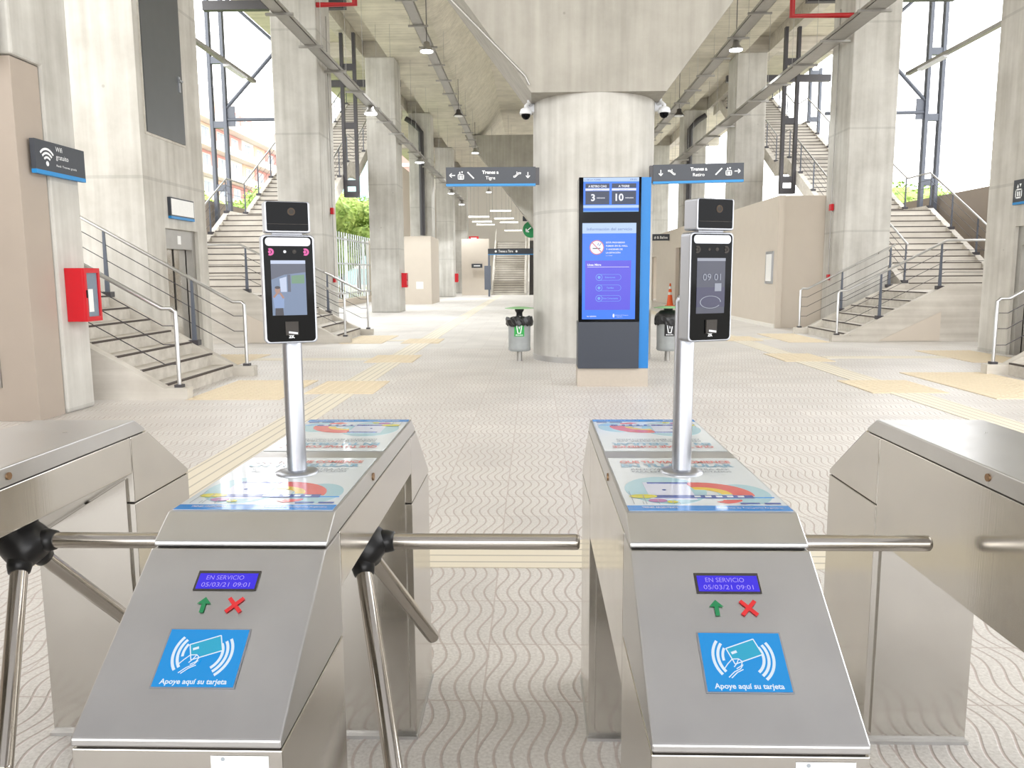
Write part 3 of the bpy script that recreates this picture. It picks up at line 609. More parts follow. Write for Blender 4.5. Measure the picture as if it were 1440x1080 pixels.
# ------------------------------------------------------------------ outside: fence, trees, houses
r = empty('picket_fence', (-9.0, 31, 0), 'white metal picket fence beyond the left columns', 'fence')
MB().box(-.15, .15, 0, 20, 0, .32).build('fence_curb', 'beige_paint', r)
for z in (.55, 1.95, 3.1): MB().box(-.03, .03, 0, 20, z, z + .07).build('fence_rail', 'fence_white', r)
pk = MB().box(-.05, .0, -.03, .03, .35, 3.45).build('picket', 'fence_white', r); pk.location = (0, .2, 0)
for i in range(1, 40):
    c = pk.copy(); COL.objects.link(c); c.parent = r; c.location = (0, .2 + i * .5, 0)
for i in range(5): MB().box(-.14, -.05, i * 4.1, i * 4.1 + .14, .3, 3.3).build('fence_post', 'fence_white', r)
def leaves_mesh(rad, n, seed):
    rnd = random.Random(seed); vs = []; fs = []
    blobs = [(Vector((rnd.uniform(-1, 1) * rad * .75, rnd.uniform(-1, 1) * rad * .75, rnd.uniform(-.5, .6) * rad)), rad * rnd.uniform(.35, .6)) for _ in range(12)] + [(Vector((0, 0, 0)), rad * .75)]
    for i in range(n):
        c, q = rnd.choice(blobs); d = Vector((rnd.gauss(0, 1), rnd.gauss(0, 1), rnd.gauss(0, 1))).normalized()
        p = c + d * q * rnd.uniform(.8, 1.05); a = Vector((rnd.gauss(0, 1), rnd.gauss(0, 1), rnd.gauss(0, 1))).normalized(); b = a.cross(d)
        if b.length < .1: continue
        b.normalize(); k = rad * .045; o = len(vs)
        vs += [tuple(p + a * k), tuple(p + b * k * .6), tuple(p - a * k), tuple(p - b * k * .6)]; fs.append((o, o + 1, o + 2, o + 3))
    for c, q in blobs:
        o = len(vs); N = 10
        for i in range(1, 6):
            for j in range(N): vs.append(tuple(c + Vector((math.sin(math.pi * i / 6) * math.cos(2 * math.pi * j / N), math.sin(math.pi * i / 6) * math.sin(2 * math.pi * j / N), math.cos(math.pi * i / 6))) * q * .86))
        for i in range(4):
            for j in range(N): fs.append((o + i * N + j, o + i * N + (j + 1) % N, o + (i + 1) * N + (j + 1) % N, o + (i + 1) * N + j))
        fs.append(tuple(o + j for j in range(N))); fs.append(tuple(o + 4 * N + j for j in range(N)))
    m = bpy.data.meshes.new('foliage'); m.from_pydata(vs, [], fs); m.materials.append(M['leaves']); return m
LM = [leaves_mesh(3.0, 5000, k) for k in (1, 2, 3)]
def tree(x, y, h, k, sc, lab, grp):
    r = empty('tree', (x, y, -.22), lab, 'tree', grp)
    MB().tube([(0, 0, 0), (.1, .05, h * .5), (0, 0, h)], .2, 8, .09).build('trunk', 'bark', r)
    o = bpy.data.objects.new('foliage', LM[k]); COL.objects.link(o); o.parent = r; o.location = (0, 0, h); o.scale = (sc, sc, sc * .8)
for i, (x, y, h, k, sc) in enumerate(((-13.4, 44, 3.4, 0, 1.0), (-15, 50, 4.3, 1, 1.15), (-13.6, 57, 5.0, 2, 1.1), (-17, 62, 5.4, 0, 1.3), (-14.5, 67, 5.6, 1, 1.1), (-14.6, 36, 2.9, 2, .95), (-18.5, 40, 3.4, 0, 1.1), (-17.2, 33.5, 2.6, 1, .9), (-20, 50, 4.0, 2, 1.2))):
    tree(x, y, h, k, sc, 'bushy light green tree growing beyond the left fence', 'trees beyond the left fence')
for i, (x, y, h, k, sc) in enumerate(((17.6, 39, 2.9, 0, .95), (20.4, 38, 3.1, 1, 1.0), (23.8, 40, 3.5, 2, 1.1), (21, 46, 3.8, 0, 1.2))):
    tree(x, y, h, k, sc, 'pale green tree behind the right stair wall', 'trees behind the right stair wall')
# apartment block (facade looks towards +x)
r = empty('apartment_building', (-36, 100, -.22), 'white apartment building with red balcony recesses beyond the left lift tower', 'building')
MB().box(-14, -.6, -16, 30, 0, 21.6).build('building_body', 'facade_white', r)
MB().box(-12, -4, -14, 26, 21.6, 24.4).build('penthouse', 'facade_white', r)
wl_ = []
for fl in range(7):
    z = 1.2 + fl * 2.95
    MB().box(-.6, .9, -16, 30, z - .35, z).build('balcony_slab', 'facade_white', r)
    MB().box(.82, .9, -16, 30, z, z + .55).build('balcony_parapet', 'facade_white', r)
    for j in range(10):
        y = -15 + j * 4.5; mt = ('facade_red', 'facade_white', 'facade_orange', 'facade_red')[(j + (fl * 2) % 3) % 4]
        MB().box(-.62, -.45, y - .3, y + 4.0, z, z + 2.55).build('bay_wall', mt, r)
        w = MB().box(-.45, -.4, y + .6, y + 2.8, z + .5, z + 2.2).build('window_frame', 'wall_white', r)
        m2 = MB(); m2.box(-.41, -.37, y + .75, y + 1.65, z + .6, z + 2.1); m2.box(-.41, -.37, y + 1.78, y + 2.65, z + .6, z + 2.1); m2.build('window_pane', 'window_glass', w)
r = empty('glass_office_building', (-35.5, 150, -.22), 'pale teal glass building seen behind the left stair slab', 'building')
MB().box(-4, 7, -10, 10, 0, 27).build('building_body', 'facade_teal', r)
for k in range(8): MB().box(-4.1, 7.1, -10.1, 10.1, 2.8 + k * 3.1, 3.3 + k * 3.1).build('floor_band', 'facade_white', r)
r = empty('brick_tower_block', (-37, 215, -.22), 'brown banded apartment tower seen between the second and third left columns', 'building')
MB().box(-4, 8, -10, 10, 0, 62).build('building_body', 'facade_brown', r)
for k in range(18): MB().box(-4.4, 8.4, -10.4, 10, 2.8 + k * 3.2, 3.6 + k * 3.2).build('floor_band', 'facade_white', r)

# ------------------------------------------------------------------ tactile paving
def slab(name, x0, x1, y0, y1, mat, lab, studs=False, grp=None, z=.006):
    r = MB().box(x0, x1, y0, y1, 0.0005, z)
    if studs:
        n = 0; sx = (x1 - x0) / max(1, round((x1 - x0) / .1)); sy = (y1 - y0) / max(1, round((y1 - y0) / .1)); x = x0 + sx / 2
        while x < x1:
            y = y0 + sy / 2
            while y < y1:
                r.lathe([(.03, 0), (.017, .006)], 6, (x, y, z)); y += sy
            x += sx
    o = r.build(name, mat); return tag(o, lab, 'tactile paving', grp)
slab('tactile_paving_strip', -2.56, -2.18, 5.0, 56, 'ribbed_cream_y', 'cream ribbed guiding strip running down the left side of the hall')
slab('tactile_paving_strip', 4.25, 4.65, 4.4, 56, 'ribbed_cream_y', 'cream ribbed guiding strip running down the right side of the hall')
slab('tactile_paving_strip', -2.56, 5.6, 3.79, 4.21, 'ribbed_cream_x', 'cream ribbed strip laid across the floor just past the turnstile arms', z=.005)
YT = 'yellow_tactile'
for x0, x1, y0, y1, lab in ((-4.05, -2.95, 9.15, 10.85, 'yellow studded warning pad at the foot of the short left stair'), (-2.8, -1.95, 9.6, 10.75, 'yellow studded pad on the left guiding strip, nearest the gates'),
                            (-2.8, -2.0, 13.1, 14.3, 'yellow studded pad on the left guiding strip, second from the gates'), (-2.8, -2.0, 16.8, 18.0, 'yellow studded pad farthest along the left guiding strip'),
                            (-4.1, -3.2, 16.8, 19.0, 'yellow studded pad at the foot of the long left stair'), (-5.7, -4.8, 12.6, 14.5, 'yellow studded pad in front of the left lift door'),
                            (5.25, 6.45, 9.15, 11.6, 'yellow studded warning pad at the foot of the short right stair'), (4.05, 4.95, 9.6, 10.75, 'yellow studded pad on the right guiding strip, nearest the gates'),
                            (4.1, 4.9, 13.1, 14.4, 'yellow studded pad on the right guiding strip, second from the gates'), (4.1, 4.9, 17.2, 18.4, 'yellow studded pad farthest along the right guiding strip'),
                            (5.3, 6.15, 16.8, 19.2, 'yellow studded pad at the foot of the long right stair'), (7.0, 8.0, 12.9, 14.9, 'yellow studded pad in front of the right lift door')):
    slab('tactile_paving_pad', x0, x1, y0, y1, YT, lab, True, z=.009)
slab('tactile_paving_strip', 4.95, 7.0, 13.6, 13.95, 'ribbed_cream_x', 'short cream guiding strip leading to the right lift door')
slab('tactile_paving_strip', -4.8, -2.8, 13.5, 13.85, 'ribbed_cream_x', 'short cream guiding strip leading to the left lift door')
slab('tactile_paving_strip', 4.9, 5.3, 17.6, 18.0, 'ribbed_cream_x', 'short cream guiding strip leading to the long right stair')
slab('tactile_paving_strip', -3.2, -2.8, 17.4, 17.8, 'ribbed_cream_x', 'short cream guiding strip leading to the long left stair')

# ------------------------------------------------------------------ fire cabinets, alarms
def fire_cabinet(x, y, z, lab):
    r = empty('fire_hose_cabinet', (x, y, z), lab, 'fire cabinet')
    MB().box(0, .19, 0, .3, 0, .56).build('cabinet_body', 'fire_red', r, bevel=.004)
    m = MB().mat('fire_red')
    for q in ((0, .04, .0, .56), (.26, .3, .0, .56), (.04, .26, 0, .05), (.04, .26, .51, .56)): m.box(.19, .212, q[0], q[1], q[2], q[3])
    d = m.build('cabinet_door', None, r); MB().box(.192, .198, .04, .26, .05, .51).build('door_pane', 'window_glass', d); MB().box(.2, .203, .07, .16, .1, .34).build('door_label', 'label_white', d)
    MB().box(.212, .222, .015, .03, .25, .33).build('door_latch', 'black_plastic', d)
fire_cabinet(-4.898, 8.34, .96, 'red fire hose cabinet on the near left column under the wifi sign')
fire_cabinet(-5.148, 31.5, .95, 'red fire hose cabinet on the second left column')
fire_cabinet(-5.148, 53.0, .95, 'small distant red fire hose cabinet on a far left column')
for s in (-1, 1):
    xx = XC + s * 6.275
    r = empty('fire_alarm', (xx, 20.7, 1.25), f'red alarm sounder and call point joined by a conduit on the {SIDE[s]} column', 'fire alarm')
    MB().box(-.04, .04, -.07, .07, 1.72, 1.88).build('alarm_sounder', 'fire_red', r, bevel=.01); MB().box(-.03, .03, -.06, .06, 0, .14).build('call_point', 'fire_red', r, bevel=.008)
    MB().tube([(0, 0, .14), (0, 0, 6.5)], .014, 6).build('conduit', 'galvanised', r)

# ------------------------------------------------------------------ hanging and wall signs
def arrow(mb, cx, cy, r, ang):
    c, s_ = math.cos(math.radians(ang)), math.sin(math.radians(ang)); w = r * .3
    mb.line(cx - c * r, cy - s_ * r, cx + c * r * .8, cy + s_ * r * .8, w)
    for da in (140, -140):
        a = math.radians(ang + da); mb.line(cx + c * r, cy + s_ * r, cx + c * r + math.cos(a) * r * 1.05, cy + s_ * r + math.sin(a) * r * 1.05, w)
def lift_icon(mb, cx, cy, h):
    w = h * .78; t = h * .1
    for q in ((-w / 2, w / 2, 0, t), (-w / 2, w / 2, h * .66 - t, h * .66), (-w / 2, -w / 2 + t, 0, h * .66), (w / 2 - t, w / 2, 0, h * .66)): mb.rect(cx + q[0], cx + q[1], cy + q[2], cy + q[3])
    mb.rect(cx - w * .22, cx - w * .04, cy + h * .14, cy + h * .48); mb.rect(cx + w * .06, cx + w * .24, cy + h * .14, cy + h * .48)
    mb.flat([(cx - w * .35, cy + h * .76), (cx - w * .02, cy + h * .76), (cx - w * .18, cy + h)]); mb.flat([(cx + w * .03, cy + h), (cx + w * .36, cy + h), (cx + w * .2, cy + h * .76)])
    mb.rect(cx - w * .23, cx - w * .13, cy + h * .68, cy + h * .78)
def escal_icon(mb, cx, cy, h, f):
    w = h * .15
    mb.line(cx - f * h * .75, cy - h * .45, cx - f * h * .4, cy - h * .45, w); mb.line(cx - f * h * .45, cy - h * .45, cx + f * h * .35, cy + h * .25, w); mb.line(cx + f * h * .3, cy + h * .25, cx + f * h * .75, cy + h * .25, w)
    mb.line(cx - f * h * .7, cy - h * .2, cx - f * h * .5, cy - h * .2, w * .8); mb.line(cx - f * h * .5, cy - h * .2, cx + f * h * .3, cy + h * .5, w * .8); mb.line(cx + f * h * .3, cy + h * .5, cx + f * h * .75, cy + h * .5, w * .8)
    mb.line(cx + f * h * .75, cy + h * .2, cx + f * h * .75, cy + h * .55, w * .8); mb.line(cx - f * h * .72, cy - h * .5, cx - f * h * .72, cy - h * .15, w * .8)
    mb.line(cx - f * h * .05, cy + h * .15, cx - f * h * .05, cy + h * .45, w * 1.1); mb.disc(cx - f * h * .05, cy + h * .6, w * .7, n=10)
def direction_sign(x0, y, z0, flip, city, lab, tilt):
    r = empty('direction_sign', (x0, y, z0), lab, 'sign'); Wd = 1.41
    r.rotation_euler = (0, tilt, 0)
    MB().box(0, Wd, -.05, .05, .035, .29).build('sign_panel', 'sign_grey', r, bevel=.002)
    MB().box(0, Wd, -.052, .052, 0, .035).build('blue_stripe', 'sign_blue', r)
    mb = MB(); mb.T = frame((0, -.0525, 0), (1, 0, 0), (0, 0, 1)); cy = .165
    g = (lambda u: u) if not flip else (lambda u: Wd - u)
    arrow(mb, g(.1), cy, .045, 180 if not flip else 0); lift_icon(mb, g(.235), cy - .065, .125)
    mb.line(g(.34), cy + .05, g(.44), cy - .05, .02)
    escal_icon(mb, g(1.12), cy, .075, 1 if not flip else -1); arrow(mb, g(1.29), cy, .045, -90)
    mb.text('Trenes a', g(.7), cy + .022, .05, bold=.035, width=.26); mb.text(city, g(.7), cy - .065, .052, bold=.006)
    mb.build('lettering', 'white_ink', r)
    xe = Wd if not flip else -.05
    MB().box(xe, xe + .06, -.04, .04, .02, .28).build('mounting_bracket', 'dark_steel', r)
direction_sign(-1.375, 13.0, 2.815, False, 'Tigre', 'dark direction sign reading Trenes a Tigre left of the round column', math.radians(.1))
direction_sign(1.875, 13.0, 2.825, True, 'Retiro', 'dark direction sign reading Trenes a Retiro right of the round column', math.radians(-.9))
def wall_sign(x, y0, y1, z0, z1, s, lab, kind):
    """sign on a face looking towards -s*x... s=-1: faces +x, s=1: faces -x"""
    r = empty('wall_sign', (x, y0, z0), lab, 'sign'); k = 1 if s < 0 else -1; L = y1 - y0; H = z1 - z0
    MB().box(0, k * .05, 0, L, .04, H).build('sign_panel', 'sign_grey', r); MB().box(0, k * .052, 0, L, 0, .04).build('blue_stripe', 'sign_blue', r)
    mb = MB()
    mb.T = frame((k * .0525, 0 if s < 0 else L, 0), (0, k, 0), (0, 0, 1))
    if kind == 'wifi':
        mb.disc(.18 * L / .84, .11, .025, n=14)
        for q in (.055, .095, .135): mb.arc(.18 * L / .84, .105, q, q + .022, 42, 138)
        mb.text('Wifi', .34, .25, .05, align='LEFT'); mb.text('gratuito', .34, .175, .05, align='LEFT'); mb.text('Red: Trenes gratis', .34, .1, .022, align='LEFT', width=.36)
    elif kind == 'lift':
        lift_icon(mb, .16, .1, .24); mb.text('Trenes a Retiro', .55, .31, .045, width=.5, bold=.02); mb.rect(.3, 1.1, .285, .29); mb.text('Discapacitados', .62, .225, .04, width=.5); mb.rect(.3, 1.1, .205, .21)
        for i in range(5): mb.disc(.42 + i * .13, .18, .018, n=8); mb.rect(.405 + i * .13, .435 + i * .13, .08, .155)
    else:
        mb.rect(.02, L - .02, .06, H - .02, -.0002, .0005);  # white sheet paints glare over the sign face in place of lettering
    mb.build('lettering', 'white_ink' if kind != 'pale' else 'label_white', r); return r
wall_sign(-4.897, 7.93, 8.8, 2.44, 2.77, -1, 'dark wifi sign on the near left column', 'wifi')
wall_sign(-5.897, 13.08, 13.98, 2.36, 2.7, -1, 'small sign above the left lift door, glare painted white over it', 'pale')
wall_sign(8.237, 12.9, 14.25, 2.56, 2.97, 1, 'dark lift sign with white figures above the right lift door', 'lift')

# ------------------------------------------------------------------ bins
def bin_(x, y, lab, green):
    r = empty('litter_bin', (x, y, 0), lab, 'bin')
    MB().tube([(0, 0, 0), (0, 0, .2)], .045, 12).build('bin_stand', 'galvanised', r)
    MB().lathe([(.165, .17), (.185, .19), (.185, .225), (.18, .24), (.185, .69), (.19, .7), (.17, .7), (.165, .3), (0, .28)], 32).build('bin_body', 'bin_grey', r)
    rnd = random.Random(3 if green else 5); pr = []; n = 36; vs = []; fs = []
    rows = [(.17, .66), (.19, .72), (.215, .73), (.225, .68), (.22, .62), (.205, .6)]
    for (q, z) in rows:
        for j in range(n): vs.append(((q + rnd.uniform(-.008, .012)) * math.cos(2 * math.pi * j / n), (q + rnd.uniform(-.008, .012)) * math.sin(2 * math.pi * j / n), z + rnd.uniform(-.022, .022)))
    for i in range(len(rows) - 1):
        for j in range(n): fs.append((i * n + j, i * n + (j + 1) % n, (i + 1) * n + (j + 1) % n, (i + 1) * n + j))
    m = MB().add(vs, fs); m.build('bin_bag', 'black_bag', r)
    if not green: MB().lathe([(.215, .71), (.2, .77), (.13, .83), (0, .85)], 28).build('bin_dome', 'black_bag', r)
    MB().lathe([(.055, .74), (.05, .8), (.075, .84), (.075, .87)], 20).build('lid_stem', 'black_plastic', r)
    MB().lathe([(.0, .87), (.24, .872), (.24, .88), (.1, .9), (0, .905)], 32).build('bin_lid', 'bin_green', r)
    a0 = 90; mb = MB()
    w = .17
    mb.mat('label_green' if green else 'label_black')
    N = 8; cyl = lambda u, z, rr=.1875: (rr * math.sin(u / .1875), -rr * math.cos(u / .1875), z)
    vs = [cyl(-w / 2 + w * i / N, z) for i in range(N + 1) for z in (.42, .62)] + [cyl(-w / 2 + w * i / N, z, .184) for i in range(N + 1) for z in (.42, .62)]
    k = 2 * (N + 1); fs = []
    for i in range(N): fs += [(2 * i, 2 * i + 2, 2 * i + 3, 2 * i + 1), (k + 2 * i, k + 2 * i + 1, k + 2 * i + 3, k + 2 * i + 2), (2 * i, k + 2 * i, k + 2 * i + 2, 2 * i + 2), (2 * i + 1, 2 * i + 3, k + 2 * i + 3, k + 2 * i + 1)]
    mb.add(vs, fs); st = mb.build('bin_label', None, r)
    mb = MB(); mb.T = frame((0, -.1905, .52), (1, 0, 0), (0, 0, 1))
    mb.line(-.042, .08, -.022, -.045, .014); mb.line(.042, .08, .022, -.045, .014); mb.line(-.028, -.045, .028, -.045, .014); mb.line(-.01, .07, .004, .02, .01); mb.line(.018, .07, .0, .03, .01)
    mb.text('RECICLABLES' if green else 'BASURA', 0, -.085, .018, bold=.03, width=.12); mb.build('label_print', 'white_ink', st)
    if not green: return r
bin_(-.235, 13.35, 'grey litter bin with green label left of the round column', True)
bin_(2.22, 13.35, 'grey litter bin with black label right of the round column', False)

# ------------------------------------------------------------------ information kiosk
def kiosk():
    r = empty('information_kiosk', (1.0, 10.3, 0), 'tall black information kiosk with blue side panel and two lit screens', 'kiosk')
    X = lambda px: (820.5 + (px - 821) * .962 - 751.3) * .00903 - 1.0 - .006
    ZZ = lambda py: 1.43 + (386.4 - py) * .00905
    yf = -.1
    MB().box(-.44, .46, -.06, .3, 0, .236).build('kiosk_base', 'kiosk_base', r)
    MB().box(-.435, .335, yf, .3, .236, .83).build('lower_panel', 'kiosk_slate', r, bevel=.004)
    MB().box(-.435, .335, yf, .3, .835, 2.615).build('screen_housing', 'black_glass', r, bevel=.004)
    MB().box(.337, .46, yf + .03, .32, .236, 2.615).build('side_panel', 'kiosk_blue', r, bevel=.003)
    def G(): m = MB(); m.T = frame((0, yf - .0005, 0), (1, 0, 0), (0, 0, 1)); return m
    def R(m, a, b, c, d, z=0): m.rect(X(a), X(b), ZZ(d), ZZ(c), z)
    m = G().mat('scr_sky'); R(m, 821, 900, 256, 302)
    m.mat('scr_pale'); R(m, 821, 900, 256, 261, .0006); R(m, 821, 900, 293, 296.5, .0006)
    m.mat('scr_azure'); R(m, 821, 900, 262, 293, .0005); R(m, 821, 900, 297, 300.5, .0006)
    m.mat('scr_navy'); R(m, 824, 858, 264, 270, .001); R(m, 861.5, 896, 264, 270, .001); R(m, 824, 858, 274, 292, .001); R(m, 861.5, 896, 274, 292, .001)
    m.mat('scr_white'); R(m, 824, 858, 270.6, 273.4, .001); R(m, 861.5, 896, 270.6, 273.4, .001)
    px = .00903; m.text('A RETIRO C/AG', X(841), ZZ(269), .026, .0015, width=25 * px, bold=.03); m.text('A TIGRE', X(878.5), ZZ(269), .026, .0015, width=15 * px, bold=.03)
    m.text('3', X(834.8), ZZ(287), .082, .0015, bold=.03); m.text('10', X(872.5), ZZ(287), .086, .0015, bold=.03)
    m.text('minutos', X(846), ZZ(284), .018, .0015, width=11 * px, bold=.02); m.text('minutos', X(886.5), ZZ(284), .018, .0015, width=11 * px, bold=.02)
    m.mat('scr_ink'); m.text('próximo tren', X(841), ZZ(273), .013, .0015, width=12 * px); m.text('próximo tren', X(878.5), ZZ(273), .013, .0015, width=12 * px)
    m.text('L. DE LA TORRE', X(834), ZZ(259.8), .018, .0015, width=22 * px, bold=.02); m.text('09:01', X(892), ZZ(259.8), .018, .0015, width=9 * px, bold=.02)
    m.build('departure_screen', None, r)
    m = G().mat('scr_azure'); R(m, 820, 897, 317, 449)
    m.mat('scr_pale'); R(m, 820, 897, 317, 331, .0006)
    m.mat('scr_violet'); m.flat([(X(824.5), ZZ(368)), (X(890.5), ZZ(368)), (X(889.5), ZZ(436)), (X(824.5), ZZ(436))], .0006)
    m.mat('scr_ink'); m.text('Información del servicio', X(858.8), ZZ(327), .036, .0015, width=62 * px, bold=.005)
    m.mat('scr_white'); m.disc(X(840.8), ZZ(350), .09, .001, 28)
    m.mat('scr_red'); m.arc(X(840.8), ZZ(350), .08, .09, 0, 359, .0016, 32); m.line(X(840.8) - .06, ZZ(350) + .06, X(840.8) + .06, ZZ(350) - .06, .01, .0018)
    m.mat('cam_trouser'); m.line(X(835), ZZ(351.4), X(846), ZZ(351.4), .011, .0016)
    m.mat('scr_ink'); m.line(X(842), ZZ(347), X(843.5), ZZ(344), .008, .0016); m.line(X(844), ZZ(348), X(847), ZZ(344.5), .008, .0016)
    m.mat('scr_white')
    for k, t in enumerate(('ESTÁ PROHIBIDO', 'FUMAR EN EL HALL', 'Y ANDENES DE', 'LA ESTACIÓN')): m.text(t, X(854), ZZ(344.5 + k * 4.6), .02, .0015, align='LEFT', width=(26, 30, 23, 20)[k] * px, bold=.02)
    m.text('Ley 26.687', X(854), ZZ(361.8), .01, .0015, align='LEFT', width=9 * px)
    m.text('Línea Mitre', X(827.5), ZZ(375), .026, .0015, align='LEFT', width=19 * px, bold=.03); R(m, 827.5, 887.5, 376.6, 377.1, .001)
    for k, t in enumerate(('Estaciones', 'Tarifas', 'Otras Comunidades')):
        cy = 391 + k * 14.5; m.mat('scr_line')
        m.rect(X(844), X(873), ZZ(cy - 3.8), ZZ(cy - 4.2), .0012); m.rect(X(844), X(873), ZZ(cy + 4.2), ZZ(cy + 3.8), .0012); m.arc(X(872), ZZ(cy), .034, .038, -90, 90, .0012)
        m.arc(X(844.5), ZZ(cy), .036, .042, 0, 359, .0012, 24); m.disc(X(844.5), ZZ(cy), .018, .0012); m.text(t, X(860.5), ZZ(cy + 1), .02, .0015, width=(14, 10, 22)[k] * px, bold=.01)
    m.mat('scr_white'); m.text('tu opinión', X(834), ZZ(445.6), .018, .0015, width=13 * px, bold=.02); m.text('Ministerio de Transporte', X(878), ZZ(444), .011, .0015, width=18 * px); m.text('Argentina', X(874.5), ZZ(446.2), .01, .0015, width=8 * px); m.disc(X(866), ZZ(444), .012, .0015, ry=.024)
    m.build('touch_screen', None, r)
kiosk()

# ------------------------------------------------------------------ turnstiles
def poster(mb, W_, H_):
    """printed poster, origin bottom left; W_ wide, H_ tall"""
    mb.mat('print_white').rect(0, W_, 0, H_, 0, .0006)
    z = .0007
    mb.mat('print_sky').disc(W_ * .3, H_ * .34, W_ * .27, z, 30, ry=H_ * .24); mb.disc(W_ * .8, H_ * .27, W_ * .17, z, 30, ry=H_ * .17)
    z = .0011; mb.mat('print_blue').rect(0, W_, 0, H_ * .075, z); mb.rect(W_ * .1, W_ * .97, H_ * .2, H_ * .212, z)
    mb.mat('print_pale').rect(W_ * .17, W_ * .47, H_ * .17, H_ * .47, z)
    mb.mat('print_red').arc(W_ * .52, H_ * .26, W_ * .2, W_ * .34, -8, 100, z, 20, sy=.62 * H_ / W_); mb.arc(W_ * .53, H_ * .16, W_ * .1, W_ * .22, -60, 10, z, 10, sy=.25 * H_ / W_)
    mb.mat('print_yellow').arc(W_ * .52, H_ * .26, W_ * .13, W_ * .2, 0, 100, z, 20, sy=.62 * H_ / W_)
    z = .0015; mb.mat('print_navy').rect(W_ * .2, W_ * .48, H_ * .445, H_ * .47, z); mb.rect(W_ * .16, W_ * .84, H_ * .195, H_ * .24, z)
    mb.mat('print_white'); [mb.rect(W_ * (.46 + i * .07), W_ * (.5 + i * .07), H_ * .207, H_ * .228, z + .0004) for i in range(5)]
    mb.mat('print_navy').disc(W_ * .29, H_ * .33, W_ * .014, z + .0004, 8)
    mb.mat('print_lime').disc(W_ * .13, H_ * .22, W_ * .09, z + .0004, 20, ry=H_ * .03); mb.disc(W_ * .3, H_ * .13, W_ * .035, z + .0004, 14, ry=H_ * .018)
    mb.mat('print_purple').disc(W_ * .21, H_ * .15, W_ * .06, z + .0004, 14, ry=H_ * .025)
    mb.mat('print_text'); [mb.line(W_ * x, H_ * .09, W_ * x, H_ * y, .0012, z + .0008) for x, y in ((.05, .3), (.13, .24), (.11, .13), (.21, .16), (.3, .14), (.34, .12))]
    mb.mat('print_headline_red').text('QUE TU VIAJE COMIENCE', W_ * .5, H_ * .875, H_ * .05, z, width=W_ * .84, bold=.04)
    mb.mat('print_headline_blue').text('EN TU CELULAR', W_ * .5, H_ * .79, H_ * .06, z, width=W_ * .84, bold=.04)
    mb.mat('print_text').text('RENOVAMOS NUESTRA APP', W_ * .5, H_ * .72, H_ * .03, z, width=W_ * .72, bold=.02); mb.text('PARA ESTAR MÁS CONECTADOS', W_ * .5, H_ * .67, H_ * .03, z, width=W_ * .72, bold=.02)
    mb.mat('print_navy').rect(W_ * .72, W_ * .84, H_ * .1, H_ * .118, z); mb.rect(W_ * .87, W_ * .97, H_ * .1, H_ * .118, z)
    mb.mat('print_white').text('TRENES ARGENTINOS', W_ * .2, H_ * .035, H_ * .02, z, width=W_ * .22, bold=.02); mb.text('Ministerio de Transporte Argentina', W_ * .75, H_ * .03, H_ * .02, z, width=W_ * .4)
